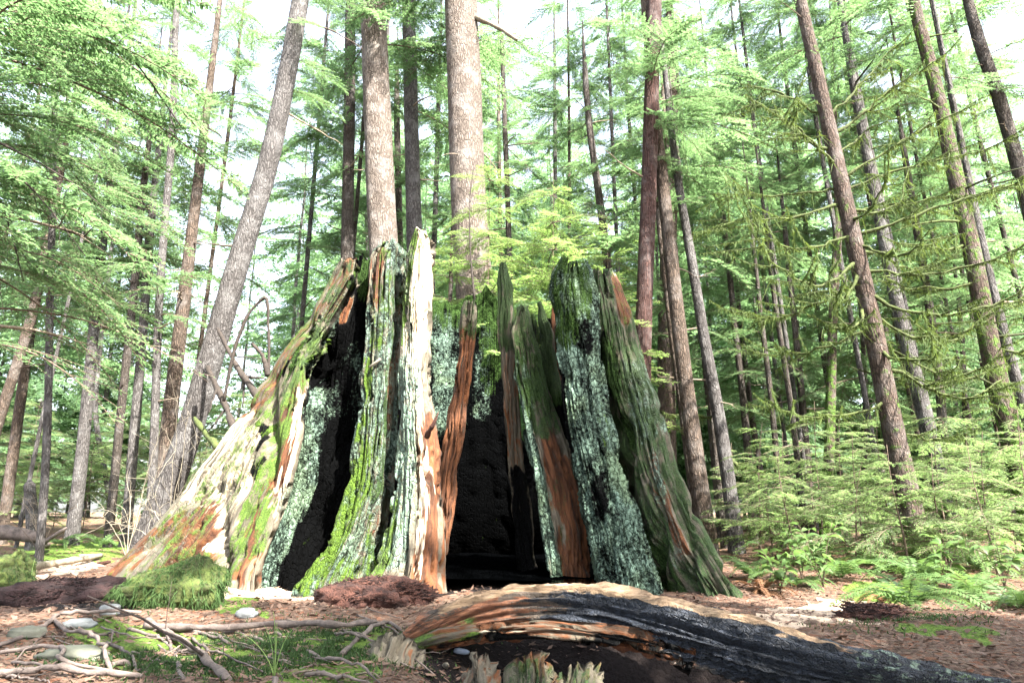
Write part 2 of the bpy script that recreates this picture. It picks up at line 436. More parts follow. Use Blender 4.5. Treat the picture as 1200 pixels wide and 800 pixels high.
def finish_grid(name, Vg, parent, spec, seed, rel=.035, fine=.012, check=0.0, dents=(), fibre=16.0, mat='stump', arc=None, hlen=None):
    """Vg (nt,nl,3): closed loops from base to top; adds relief along the normals, closes the top, paints the masks"""
    nt, nl, _ = Vg.shape
    du = np.roll(Vg, -1, 1) - np.roll(Vg, 1, 1); dv = np.gradient(Vg, axis=0)
    N = np.cross(du, dv); N /= np.linalg.norm(N, axis=-1)[..., None] + 1e-9
    cen = Vg.mean(1, keepdims=True)
    if ((Vg - cen) * N).sum() < 0: N = -N
    px, py = proj(Vg)
    # arc length across and up, so that fibres follow the flare of the wood
    wmean = np.linalg.norm(np.diff(Vg[nt // 2], axis=0), axis=1).sum()
    ua = np.linspace(0, 1, nl)[None] * wmean + np.zeros((nt, 1)); va = np.linalg.norm(np.diff(Vg, axis=0, prepend=Vg[:1]), axis=-1).cumsum(0).mean(1)[:, None] + np.zeros((1, nl))
    wob = (fbm(ua * 2, va * 1.2, seed * 3.3, seed) - .5) * .25
    f1 = fbm((ua + wob) * fibre * .28, va * .45, seed, seed + 1, 3)
    f2 = fbm((ua + wob * .6) * fibre, va * 1.0, seed, seed + 2, 4)
    lump = fbm(ua * 2.2, va * 1.5, seed, seed + 3, 4)
    ridge = 1 - np.abs(2 * f2 - 1)
    d = rel * ((f1 - .5) * 2.4 + (lump - .5) * 1.2) - fine * 4.6 * sstep(.84, .99, ridge) + fine * (f2 - .5) * 2.5
    if check:
        ck = np.abs(np.sin(va * 52 + 5 * f1 + 3 * lump)) ** .5 * (.35 + .65 * np.abs(np.sin(ua * 36 + 6 * lump)) ** .5)
        d = d + check * (ck - .6)
    for (dx, dy, rx, ry, dep) in dents:
        d = d - dep * np.exp(-((px - dx) / rx) ** 2 - ((py - dy) / ry) ** 2)
    top = np.linspace(0, 1, nt)[:, None]
    V = Vg + N * d[..., None]
    pxw = px + (fbm(ua * 9, va * 1.6, 0, seed + 5) - .5) * 26; pyw = py + (fbm(ua * 5, va * 2, 0, seed + 6) - .5) * 40
    m1, m2 = maskset(pxw, pyw, spec)
    V = V.reshape(-1, 3)
    i = np.arange(nt - 1)[:, None] * nl; j = np.arange(nl)[None]; k = (j + 1) % nl
    Q = np.stack([i + j, i + k, i + nl + k, i + nl + j], -1).reshape(-1, 4)
    h = nl // 2; b = (nt - 1) * nl
    if nl % 2 == 0:
        a = np.arange(h - 1); Qt = np.stack([b + a, b + a + 1, b + nl - 2 - a, b + nl - 1 - a], -1)
        Q = np.concatenate([Q, Qt])
    me = mesh(name, V - np.array(parent.location), Q, None, True, [M[mat]], None, {'m1': m1.reshape(-1, 3), 'm2': m2.reshape(-1, 3), 'fib': np.stack([ua, va, 0 * ua + seed * 1.7], -1).reshape(-1, 3)})
    return ob(name, me, parent)

def stave(name, parent, rows, Yb, Yt, bulge, tilt, thick, spec, seed, jag=8, ns=56, nt=150, bow=0.0, edge=2.5, tiltt=None, **kw):
    """a standing slab of the stump; rows = (photo y, left x, right x) from base to top"""
    rows = np.array(rows, float)
    ys, xl, xr = rows[::-1, 0], rows[::-1, 1], rows[::-1, 2]
    y0, y1 = rows[0, 0], rows[-1, 0]
    s = np.linspace(0, 1, ns); t = np.linspace(0, 1, nt)
    S, T_ = np.meshgrid(s, t)
    hump = (fbm(s * 7, 0, seed, seed + 40, 3) - .35) * jag * 1.6 + (vn(s * 26, 0, seed, seed + 41) - .5) * jag * 1.1 + (vn(s * 60, 0, seed, seed + 42) - .5) * jag * .6
    yt = y1 + np.maximum(hump, -jag)
    py = y0 + (yt[None] - y0) * T_
    L = np.interp(py, ys, xl) + (fbm(py / 23, seed, 0, seed + 11) - .5) * edge * 2.2
    Rr = np.interp(py, ys, xr) + (fbm(py / 23, seed, 5, seed + 12) - .5) * edge * 2.2
    px = L + (Rr - L) * S
    tl = tilt if tiltt is None else tilt + (tiltt - tilt) * T_
    Y = Yb + (Yt - Yb) * T_ + tl * (S - .5) - bulge * np.sin(np.pi * S) ** .8 + bow * np.sin(np.pi * T_)
    F = P(px, py, Y)
    B = F.copy(); B[..., 1] += thick * (.45 + .55 * np.sin(np.pi * S) ** .6)
    mid = F.mean(1, keepdims=True)
    B[..., 0] = mid[..., 0] + (B[..., 0] - mid[..., 0]) * .96
    Vg = np.concatenate([F, B[:, ::-1]], 1)
    return finish_grid(name, Vg, parent, spec, seed, **kw)

stump = thing('hollow_stump', 'huge burnt hollow cedar stump with flared mossy buttresses and jagged spires', 'tree stump', (-.45, 9.0, 0))

# flared left flank; the pale mask paints in its sun patch
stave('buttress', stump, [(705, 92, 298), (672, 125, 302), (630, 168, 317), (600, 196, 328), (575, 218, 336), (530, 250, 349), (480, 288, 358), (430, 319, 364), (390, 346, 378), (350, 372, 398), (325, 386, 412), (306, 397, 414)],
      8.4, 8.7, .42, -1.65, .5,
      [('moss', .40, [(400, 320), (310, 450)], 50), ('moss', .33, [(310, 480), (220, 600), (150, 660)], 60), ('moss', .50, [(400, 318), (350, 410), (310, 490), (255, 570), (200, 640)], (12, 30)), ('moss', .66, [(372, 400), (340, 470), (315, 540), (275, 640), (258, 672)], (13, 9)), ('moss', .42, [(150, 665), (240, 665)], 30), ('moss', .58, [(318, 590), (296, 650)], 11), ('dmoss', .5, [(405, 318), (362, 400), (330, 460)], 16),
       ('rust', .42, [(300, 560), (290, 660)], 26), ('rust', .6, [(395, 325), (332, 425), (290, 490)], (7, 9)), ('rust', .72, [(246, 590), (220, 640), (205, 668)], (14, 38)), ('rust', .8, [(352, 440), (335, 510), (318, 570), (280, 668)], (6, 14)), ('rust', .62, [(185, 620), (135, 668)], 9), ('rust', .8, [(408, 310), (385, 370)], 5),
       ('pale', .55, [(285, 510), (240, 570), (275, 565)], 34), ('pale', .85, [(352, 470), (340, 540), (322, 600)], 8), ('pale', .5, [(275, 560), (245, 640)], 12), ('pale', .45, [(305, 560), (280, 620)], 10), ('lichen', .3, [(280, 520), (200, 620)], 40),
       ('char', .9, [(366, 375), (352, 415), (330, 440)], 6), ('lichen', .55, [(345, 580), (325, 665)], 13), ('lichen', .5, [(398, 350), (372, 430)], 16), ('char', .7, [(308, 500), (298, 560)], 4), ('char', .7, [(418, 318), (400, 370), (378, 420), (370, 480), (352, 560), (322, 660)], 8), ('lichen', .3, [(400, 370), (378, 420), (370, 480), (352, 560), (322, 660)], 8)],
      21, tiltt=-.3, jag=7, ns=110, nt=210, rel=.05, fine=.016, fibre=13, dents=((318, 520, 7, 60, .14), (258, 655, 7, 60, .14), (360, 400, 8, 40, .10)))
# burnt concave wall between the flank and the next buttress
stave('charred_wall', stump, [(705, 283, 378), (680, 288, 382), (620, 306, 405), (560, 328, 428), (500, 341, 434), (430, 350, 442), (370, 374, 447), (330, 396, 448), (303, 408, 448)],
      7.8, 8.72, -.08, -.05, .6,
      [('char', .9, None, 0), ('lichen', .58, [(362, 450), (346, 560), (312, 670)], 26), ('lichen', .5, [(385, 365), (380, 400)], 10), ('lichen', .36, [(425, 420), (420, 460), (405, 540)], 22), ('lichen', .34, [(385, 470), (380, 560)], 20), ('lichen', .42, [(398, 335), (392, 360)], 14), ('lichen', -.5, [(402, 500), (385, 570), (345, 675)], 19), ('lichen', -.5, [(372, 425), (374, 430)], 20),
       ('rust', .9, [(412, 315), (404, 365), (398, 372)], 7), ('dmoss', .6, [(440, 305), (430, 340)], 14), ('char', -.5, [(412, 315), (404, 365)], 9)],
      22, jag=9, ns=70, nt=170, rel=.05, check=.018, dents=((374, 428, 20, 26, .35), (402, 510, 16, 50, .28), (370, 620, 20, 60, .25)))
# lichened buttress left of the bright spire
stave('buttress', stump, [(712, 338, 440), (680, 348, 442), (650, 372, 446), (620, 392, 450), (560, 412, 459), (500, 418, 462), (430, 424, 466), (350, 428, 470), (310, 432, 472), (292, 436, 471), (282, 447, 462)],
      7.55, 8.55, .20, .15, .7,
      [('lichen', .55, None, 0), ('char', .55, None, 0), ('moss', .72, [(420, 560), (385, 640), (352, 680)], 20), ('moss', .7, [(428, 420), (424, 540)], 6), ('moss', .5, [(440, 480), (436, 640)], 9), ('moss', .45, [(450, 300), (440, 400)], 14),
       ('rust', .85, [(441, 300), (440, 345)], 7), ('char', -.6, [(441, 300), (440, 345)], 9), ('lichen', -.5, [(441, 300), (440, 345)], 9), ('rust', .8, [(469, 330), (463, 480), (448, 640)], 4), ('char', -.3, [(469, 330), (463, 480), (448, 640)], 6),
       ('dmoss', .6, [(468, 300), (456, 470), (446, 660)], 7), ('moss', .55, [(375, 675), (440, 672)], 20)],
      23, jag=11, ns=64, nt=180, rel=.05, fine=.016, dents=((470, 400, 4, 120, .1), (440, 600, 6, 60, .1)))
# tall spire; its sunlit white is painted on with the pale mask
spire = stave('spire', stump, [(718, 405, 533), (690, 425, 527), (640, 448, 523), (600, 456, 520), (560, 461, 516), (520, 463, 511), (480, 465, 505), (430, 467, 501), (350, 473, 501), (300, 477, 502), (282, 482, 502), (268, 488, 498)],
      7.3, 8.4, .26, .05, .55,
      [('pale', .75, [(494, 275), (488, 360), (484, 440), (486, 480)], (12, 13)), ('lichen', .5, [(480, 300), (474, 420)], 10), ('moss', .75, [(483, 275), (476, 330), (470, 400)], 5), ('rust', .72, [(506, 490), (508, 560), (500, 690)], (9, 26)), ('pale', .5, [(492, 470), (498, 560), (496, 670)], 10),
       ('lichen', .75, [(474, 440), (470, 560), (455, 640)], 24), ('char', .3, [(474, 470), (466, 600)], 18), ('moss', .72, [(452, 590), (445, 640), (428, 690)], (10, 18)), ('moss', .3, [(470, 560), (462, 600)], 14), ('char', .25, [(470, 520), (468, 560)], 12), ('rust', .5, [(520, 600), (520, 690)], 12), ('moss', .4, [(492, 268), (496, 292)], 8)],
      24, jag=5, ns=64, nt=190, rel=.05, fine=.022, fibre=20, dents=((487, 590, 4, 60, .10), (472, 680, 5, 50, .10)))
# slabs to the right of the hollow
stave('slab', stump, [(715, 700, 792), (690, 706, 782), (620, 690, 757), (560, 676, 737), (480, 657, 714), (400, 650, 704), (340, 647, 699), (318, 652, 695), (304, 660, 686)],
      7.3, 8.45, .24, .12, .6,
      [('lichen', .60, None, 0), ('char', .9, None, 0), ('moss', .45, [(672, 310), (670, 345)], 30), ('dmoss', .62, [(672, 310), (668, 350), (655, 400)], (34, 16)), ('lichen', .3, [(680, 370), (690, 430)], 16), ('moss', .35, [(700, 480), (715, 520)], 8), ('lichen', .75, [(665, 410), (668, 440)], 18), ('lichen', .75, [(725, 540), (740, 620)], 14), ('lichen', -.3, [(698, 570), (700, 600)], 14), ('lichen', -.25, [(684, 385), (688, 395)], 14), ('lichen', -.5, [(648, 420), (662, 540), (690, 680)], 5)],
      25, jag=8, ns=70, nt=190, rel=.055, fine=.012, check=.022, dents=((680, 390, 10, 14, .08), (718, 600, 3, 70, .07)))
stave('slab', stump, [(745, 790, 905), (720, 784, 884), (700, 776, 869), (650, 757, 839), (600, 743, 813), (550, 731, 791), (500, 720, 778), (450, 708, 765), (400, 701, 751), (350, 695, 739), (330, 692, 733), (316, 694, 727)],
      7.3, 8.85, .25, -.9, .7,
      [('dmoss', .62, None, 0), ('lichen', .72, [(745, 430), (760, 500)], 22), ('lichen', .62, [(768, 530), (775, 590)], 9), ('lichen', .45, [(768, 610), (800, 660)], 22), ('rust', .8, [(724, 330), (732, 365)], 9), ('dmoss', -.6, [(724, 330), (732, 365)], 9), ('rust', .6, [(764, 530), (776, 590), (800, 640)], (5, 14)), ('dmoss', -.3, [(764, 540), (778, 590), (800, 640)], (5, 12)),
       ('char', .8, [(704, 390), (726, 490), (738, 530)], 9), ('char', .5, [(765, 640), (785, 700)], 12), ('pale', .4, [(785, 540), (830, 660)], 6), ('moss', .4, [(725, 318), (740, 400), (756, 440)], 12), ('moss', .3, [(800, 600), (860, 700)], 12)],
      26, tiltt=.5, jag=7, ns=64, nt=180, rel=.06, fine=.02, dents=((736, 520, 6, 60, .14), (775, 650, 6, 60, .12), (812, 640, 4, 60, .08)))
# splinters standing inside
stave('splinter', stump, [(700, 640, 702), (680, 645, 702), (580, 630, 686), (500, 614, 662), (440, 604, 642), (390, 601, 627), (370, 605, 620), (357, 610, 615)],
      7.95, 8.9, .10, .25, .3,
      [('char', .5, [(620, 400), (640, 470)], 22), ('dmoss', .65, [(614, 365), (625, 430), (640, 490)], 24), ('lichen', .62, [(606, 420), (618, 500), (635, 590), (655, 680)], (9, 14)), ('char', .8, [(606, 420), (618, 500), (635, 590), (655, 680)], 10), ('rust', .72, [(645, 500), (665, 580), (680, 690)], (12, 26)), ('char', .7, [(684, 560), (702, 690)], 8), ('dmoss', .4, [(655, 560), (662, 660)], 8)],
      27, jag=2, ns=44, nt=150, rel=.035, fine=.016, dents=((660, 620, 5, 60, .05),))
stave('splinter', stump, [(700, 612, 632), (600, 600, 622), (530, 594, 614), (480, 588, 610), (400, 583, 605), (335, 583, 601), (318, 585, 596), (307, 588, 592)],
      9.0, 9.1, .07, .05, .22,
      [('dmoss', .75, [(590, 310), (592, 400)], 14), ('rust', .45, [(594, 420), (602, 540)], 12), ('pale', .35, [(588, 380), (594, 480)], 7), ('char', .7, [(608, 560), (620, 700)], 16)],
      28, jag=1, ns=30, nt=130, rel=.02, fine=.012)
stave('splinter', stump, [(640, 690, 716), (560, 664, 690), (480, 642, 664), (420, 634, 652), (380, 630, 646), (362, 630, 639), (353, 631, 635)],
      9.1, 9.2, .06, .05, .22, [('dmoss', .8, [(633, 355), (645, 450)], 16), ('char', .85, [(650, 470), (690, 640)], 20)], 29, jag=1, ns=26, nt=100, rel=.02)
stave('splinter', stump, [(640, 650, 670), (520, 634, 650), (440, 620, 640), (400, 619, 633), (375, 620, 630), (367, 622, 627)],
      9.0, 9.1, .05, .05, .2, [('char', .6, None, 0), ('dmoss', .6, [(625, 368), (628, 420)], 14)], 30, jag=1, ns=24, nt=90, rel=.02)
stave('splinter', stump, [(480, 652, 668), (400, 647, 660), (350, 646, 658), (325, 648, 653)],
      9.3, 9.3, .05, .05, .2, [('rust', .6, None, 0), ('dmoss', .6, [(650, 326), (650, 345)], 8)], 31, jag=1, ns=20, nt=60, rel=.02)
# red-brown stave leaning in the hollow's left side
stave('splinter', stump, [(650, 496, 524), (600, 506, 532), (560, 512, 534), (500, 524, 544), (450, 532, 549), (400, 538, 554), (370, 542, 557), (352, 546, 557)],
      8.9, 9.6, .06, -.05, .2, [('rust', .72, [(545, 400), (530, 500), (515, 640)], 22), ('dmoss', .5, [(550, 350), (546, 390)], 12), ('char', .35, [(552, 380), (545, 470)], 6)], 32, jag=4, ns=30, nt=110, rel=.03, fine=.018)

# back and side wall of the shell
def shell(a0, a1, name, seed, topfn, spec, n=120, nt=150, check=.02):
    a = np.radians(np.linspace(a0, a1, n)); t = np.linspace(0, 1, nt)
    A, T_ = np.meshgrid(a, t)
    zt = topfn(np.degrees(a)) + (fbm(np.degrees(a) / 6, 0, seed, seed) - .5) * .7
    Z = -.35 + (zt[None] + .35) * T_
    def ring(dr):
        r = 2.15 + .75 * np.exp(-Z / .9) + dr
        return np.stack([STUMP_C[0] + .15 + r * np.cos(A), STUMP_C[1] + .1 + r * .82 * np.sin(A), Z], -1)
    I, O = ring(0), ring(.28)
    Vg = np.concatenate([I, O[:, ::-1]], 1)
    return finish_grid(name, Vg, stump, spec, seed, rel=.05, check=check)
def topfn(d):
    px_gap = 1 - sstep(3, 9, np.abs(d - 76.5))          # the low gap that lets daylight through between the splinters
    return 4.25 + .5 * np.exp(-((d - 97) / 12) ** 2) - 2.2 * px_gap - 1.3 * sstep(120, 175, d) - 2.2 * (1 - sstep(30, 62, d))
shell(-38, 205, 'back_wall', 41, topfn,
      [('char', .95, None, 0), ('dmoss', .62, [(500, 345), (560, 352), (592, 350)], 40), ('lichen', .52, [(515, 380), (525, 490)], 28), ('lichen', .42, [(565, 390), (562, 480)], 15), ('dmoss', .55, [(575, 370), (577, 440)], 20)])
# black sheet over the hollow's floor, its deep shade put into the colour
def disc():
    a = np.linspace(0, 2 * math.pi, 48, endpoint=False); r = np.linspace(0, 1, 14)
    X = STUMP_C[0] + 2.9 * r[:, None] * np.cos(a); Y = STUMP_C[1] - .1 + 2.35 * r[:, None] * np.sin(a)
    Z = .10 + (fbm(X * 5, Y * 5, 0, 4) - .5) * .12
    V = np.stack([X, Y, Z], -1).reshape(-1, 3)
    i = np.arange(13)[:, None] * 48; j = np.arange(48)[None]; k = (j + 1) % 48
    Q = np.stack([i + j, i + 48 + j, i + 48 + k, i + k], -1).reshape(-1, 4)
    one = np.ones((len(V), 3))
    ob('hollow_shade_floor', mesh('hollow_shade_floor', V - np.array(stump.location), Q, None, True, [M['stump']], None, {'m1': one * (0, 0, 1), 'm2': one * 0}), stump)
disc()

# ------------------------------------------------------------------ fallen log arching in front of the stump
def make_log():
    pts = [(468, 757, 4.45, 8), (500, 744, 4.5, 21), (560, 724, 4.55, 29), (640, 714, 4.5, 29), (720, 719, 4.35, 31), (800, 741, 4.15, 34), (880, 764, 3.95, 35), (960, 786, 3.8, 36), (1050, 803, 3.7, 34), (1120, 810, 3.68, 22), (1185, 804, 3.7, 7)]
    c = np.array([P(a, b, Y) for a, b, Y, r in pts]); r = np.array([q[3] * q[2] / FPX for q in pts])
    n = 330; cc = smooth_path(c, n)
    k = np.linspace(0, 1, len(pts)); kk = np.concatenate([[0], np.cumsum(np.linalg.norm(np.diff(c, axis=0), axis=1))]); kk /= kk[-1]
    rr = np.interp(np.linspace(0, 1, n), kk, r)
    nl = 120; th = np.arange(nl) / nl * 2 * math.pi
    # section: world up and towards the camera; flat sawn-off top with a shoulder, hollowed beneath
    tn = np.gradient(cc, axis=0); tn /= np.linalg.norm(tn, axis=1)[:, None]
    up = np.array([0, 0, 1.]) - tn * tn[:, 2:3]; up /= np.linalg.norm(up, axis=1)[:, None]
    sd = np.cross(tn, up)                                # away/towards camera
    cs, sn = np.cos(th), np.sin(th)
    shape = 1 - .12 * sstep(.55, 1, sn) - .22 * sstep(.35, 1, -sn)
    prof_s, prof_u = cs * 1.15, sn * shape
    Vg = cc[:, None] + rr[:, None, None] * (sd[:, None] * prof_s[None, :, None] + up[:, None] * prof_u[None, :, None])
    o = thing('fallen_log', 'charred fallen log with stripped tan top arching across the foreground', 'log', cc[n // 2])
    spec = []
    px, py = proj(Vg)
    S = np.linspace(0, 1, n)[:, None] + 0 * th; UPV = prof_u[None] + 0 * S
    frontness = (sd @ np.array([0, -1., 0]))[:, None] * cs[None]
    L = np.linspace(0, 4.2, n)[:, None]
    nz = fbm(L * 2.2, th[None] * 2, 0, 71); nf = fbm(L * 1.2, th[None] * 14, 0, 72, 4); nfi = fbm(L * 9, th[None] * 9, 0, 75, 4)
    d = .045 * (nf - .5) * 2 + .07 * (nz - .5) + .022 * (nfi - .5) * 2 - .03 * sstep(.8, .98, 1 - np.abs(2 * fbm(L * .9, th[None] * 11, 0, 79, 3) - 1))
    nh = fbm(L * 2.0, th[None] * 34, 0, 81, 3); d += .016 * (nh - .5) * 2
    w3 = (fbm(L * 11, th[None] * 10, 0, 83, 4) - .5)
    ck = np.abs(np.sin(L * 40 + 7 * nz + 3 * nf)) ** .5 * np.abs(np.sin(th[None] * 17 + 6 * nz)) ** .4
    d += .022 * (ck - .6) * sstep(.38, .5, S) * (1 - sstep(.3, .6, UPV))
    # long cracks along the grain
    for q, (a0, a1, ang, dep) in enumerate(((.05, .5, -.35, .06), (.25, .8, -.05, .04), (.55, .95, -.42, .06), (.02, .45, .35, .05), (.5, .9, .38, .04))):
        d -= dep * np.exp(-((UPV - ang - .25 * (nz - .5)) / .05) ** 2) * sstep(a0, a0 + .05, S) * (1 - sstep(a1 - .05, a1, S))
    Nn = sd[:, None] * cs[None, :, None] + up[:, None] * sn[None, :, None]
    V = Vg + Nn * (d * np.clip(rr / .12, .2, 1.2)[:, None])[..., None]
    w = (nf - .5) * .6 + (nz - .5) * .5 + w3 * .35 + (nh - .5) * .35
    topm = sstep(.0, .12, UPV + w * .4 - (.66 + .14 * sstep(.35, .62, S))) * sstep(.04, .12, S) * (1 - sstep(.74, .82, S))
    char = sstep(.2, .36, S + w * .3) * (1 - topm) * (1 - sstep(-.15, -.6, UPV + w * .3) * (1 - sstep(.52, .66, S)))
    pale = topm * (1 - sstep(.72, .86, S)) * .95
    rust = np.maximum((1 - char) * (1 - topm) * .62 * (1 - sstep(.62, .8, S)), topm * sstep(.6, .74, S) * .8)
    rust = np.maximum(rust, topm * .34)
    moss = np.zeros_like(S); moss = .42 * sstep(.62, .8, S) * sstep(-.1, -.7, UPV) + .45 * (1 - sstep(.1, .3, S)) * sstep(-.2, .1, UPV) * (1 - sstep(.35, .6, UPV))
    moss = np.maximum(moss, .42 * sstep(.86, .93, S)); moss = np.maximum(moss, .36 * char * sstep(.50, .70, S) * sstep(.2, -.4, UPV))
    lich = .40 * char * sstep(.66, .8, S)
    i = np.arange(n - 1)[:, None] * nl; j = np.arange(nl)[None]; kq = (j + 1) % nl
    Q = np.stack([i + j, i + kq, i + nl + kq, i + nl + j], -1).reshape(-1, 4)
    V = V.reshape(-1, 3)
    V = np.concatenate([V, cc[:1], cc[-1:]]); e = n * nl
    T = np.array([[e, (q + 1) % nl, q] for q in range(nl)] + [[e + 1, (n - 1) * nl + q, (n - 1) * nl + (q + 1) % nl] for q in range(nl)])
    z2 = lambda a: np.concatenate([a.reshape(-1), [a.ravel()[0], a.ravel()[-1]]])
    m1 = np.stack([z2(moss), z2(lich), z2(char * .95)], -1); m2 = np.stack([z2(rust), z2(pale), z2(0 * S)], -1)
    # rotten lower lip below the arch
    lp = np.array([P(a_, b_, Y_) for a_, b_, Y_ in ((478, 760, 4.36), (520, 750, 4.36), (570, 741, 4.36), (640, 736, 4.30), (710, 744, 4.16), (770, 756, 4.02), (815, 774, 3.95))])
    lc = smooth_path(lp, 120); u_ = np.linspace(0, 1, 120); lr = np.interp(u_, [0, .12, .5, .85, 1], [.02, .062, .066, .05, .012])
    ns_ = 40; t_ = np.arange(ns_) / ns_ * 2 * math.pi; fa_, fb_, _ = frames(lc)
    lg = lc[:, None] + lr[:, None, None] * (np.cos(t_)[None, :, None] * fa_[:, None] + np.sin(t_)[None, :, None] * fb_[:, None])
    finish_grid('rotten_lip', lg, o, [('rust', .55, None, 0), ('pale', .45, [(560, 738), (650, 732)], 8), ('moss', .55, [(485, 755), (560, 742)], 9), ('char', .6, [(700, 745), (815, 775)], 10), ('char', .6, [(480, 772), (560, 752), (700, 756)], 6)], 96, .03, .018, 0, (), 30)
    ob('log_body', mesh('log_body', V - np.array(o.location), Q, T, True, [M['log']], None, {'m1': m1, 'm2': m2}), o)

def mat_log():
    t = NT('charred_log_wood')
    fib = t.coord((1.3, 10, 14)); iso = t.coord()
    nf = t.noise(fib, 4.0, 9, .72, .15); nm = t.noise(t.coord((1, 3, 4)), 3, 6, .65); nfine = t.noise(iso, 70, 4, .7)
    m1 = t.sep(t.attr('m1')); m2 = t.sep(t.attr('m2'))
    def fac(mask, n, k, a=.44, b=.56): return t.step(t.math('ADD', mask, t.math('MULTIPLY', t.math('SUBTRACT', n, .5), k)), a, b)
    col = t.mix(t.step(nf, .3, .7), (.035, .027, .022), (.14, .11, .085))
    col = t.mix(fac(m2[0], nf, 1.3), col, t.mix(t.step(nf, .3, .7), (.055, .020, .012), (.24, .105, .055)))
    col = t.mix(fac(m2[1], nf, .8), col, t.mix(t.step(nf, .3, .7), (.10, .06, .035), (.33, .23, .145)))
    cc = t.mix(t.step(nf, .35, .75), (.005, .0065, .010), (.027, .034, .050))
    col = t.mix(fac(m1[2], nm, .9), col, cc)
    col = t.mix(fac(m1[1], t.noise(iso, 16, 5, .7), 1.4), col, (.13, .175, .135))
    mf = fac(m1[0], t.noise(iso, 9, 6, .7), 1.7, .42, .62)
    col = t.mix(mf, col, t.mix(t.step(nfine, .3, .75), (.03, .06, .012), (.12, .19, .04)))
    chk = t.vor(t.coord((1.6, 1, 1)), 24, 'DISTANCE_TO_EDGE')
    h = t.math('ADD', t.math('ADD', nf, t.math('MULTIPLY', t.math('MULTIPLY', t.step(chk, 0, .14), .8), m1[2])), t.math('ADD', t.math('MULTIPLY', nfine, .5), t.math('MULTIPLY', nm, .4)))
    rough = t.math('SUBTRACT', .85, t.math('MULTIPLY', m1[2], .25))
    return t.fin(col, rough, t.bump(h, .8, .025), .35)
M['log'] = mat_log()
make_log()

# ------------------------------------------------------------------ conifer boughs (shared meshes)
def bough(seed, L=2.4, n2=44, sp=.028, leaf=(.085, .022), droop=.35, w2=.42, mats=('needle', 'twig'), stemr=.013):
    r = np.random.default_rng(seed); mb = MB()
    n = 14; u = np.linspace(0, 1, n)
    yaw = np.cumsum(r.normal(0, .05, n)); ds = L / (n - 1)
    stem = np.stack([np.concatenate([[0], np.cumsum(np.cos(yaw[1:]) * ds)]), np.concatenate([[0], np.cumsum(np.sin(yaw[1:]) * ds)]), -droop * L * u ** 2 * .8 + .05 * L * np.sin(u * 3)], -1)
    V, Q, T = tube(stem, stemr * (1 - .85 * u) + .0015, 4); mb.add(V, Q, T, 1)
    LV, Lf = [], []
    for q in range(n2):
        uu = .10 + .88 * (q + r.uniform(0, .9)) / n2
        side = 1 if q % 2 else -1
        x = uu * (n - 1); i = min(int(x), n - 2); base = stem[i] + (stem[i + 1] - stem[i]) * (x - i)
        l2 = L * w2 * (1 - uu) ** .75 * min(1, .35 + uu * 2.2) * r.uniform(.65, 1.15) + .07
        ang = side * R(r.uniform(48, 72)) * (1 - .45 * uu) + yaw[i]
        m = max(4, int(l2 / .1)); w = np.linspace(0, 1, m)
        cur = ang - side * .35 * w
        step = l2 / (m - 1)
        c = base + np.stack([np.concatenate([[0], np.cumsum(np.cos(cur[1:]) * step)]), np.concatenate([[0], np.cumsum(np.sin(cur[1:]) * step)]), -l2 * r.uniform(.1, .38) * w ** 1.7 + r.normal(0, .015)], -1)
        V, Q, T = tube(c, .004 * (1 - .8 * w) + .0008, 3); mb.add(V, Q, T, 1)
        nlv = int(l2 / sp)
        for s3 in (-1, 1):
            ww = (np.arange(nlv) + r.uniform(.1, .9, nlv)) / nlv
            xi = ww * (m - 1); ii = np.minimum(xi.astype(int), m - 2); fr = (xi - ii)[:, None]
            b = c[ii] * (1 - fr) + c[ii + 1] * fr
            a = cur[ii] + s3 * np.radians(r.uniform(38, 75, nlv))
            ll = leaf[0] * r.uniform(.55, 1.3, nlv) * (1 - .5 * ww)
            d = np.stack([np.cos(a), np.sin(a), r.normal(-.28, .25, nlv)], -1)
            nrm = np.stack([-np.sin(a), np.cos(a), r.normal(0, .45, nlv)], -1)
            hw = leaf[1] * .5 * r.uniform(.7, 1.3, nlv)[:, None]
            tip = b + d * ll[:, None]; md = b + d * ll[:, None] * .42
            LV.append(np.stack([b, md - nrm * hw, tip, md + nrm * hw], 1).reshape(-1, 3)); Lf.append(np.repeat(np.clip(r.normal(.45, .22, nlv) + .25 * ww, 0, 1), 4))
    LV = np.concatenate(LV); k = np.arange(len(LV) // 4)[:, None] * 4
    mb.add(LV, k + np.array([0, 1, 2, 3]), None, 0, np.concatenate(Lf))
    return mb, mats

def bmesh_(nm, *a, **k):
    mb, mats = bough(*a, **k)
    return mb.build(nm, [M[m] for m in mats], False)
BOUGH = [bmesh_('bough', 100 + i, droop=.22 + .06 * i) for i in range(6)]
BOUGHC = [bmesh_('bough', 120 + i, n2=34, sp=.04, leaf=(.11, .032), droop=.25 + .07 * i, mats=('needle_cool', 'twig')) for i in range(5)]
BOUGHL = [bmesh_('bough', 140 + i, L=1.1, n2=22, sp=.018, leaf=(.055, .012), droop=.12 + .06 * i, w2=.42, mats=('needle_lime', 'twig'), stemr=.007) for i in range(4)]
BOUGHU = [bmesh_('bough', 160 + i, L=1.3, n2=24, sp=.022, leaf=(.065, .015), droop=.12 + .06 * i, w2=.42, mats=('needle_fresh', 'twig'), stemr=.008) for i in range(4)]
BOUGHT = [bmesh_('bough', 180 + i, n2=15, sp=.06, leaf=(.08, .02), droop=.3, mats=('needle', 'twig'), stemr=.011) for i in range(3)]    # thin, nearly bare

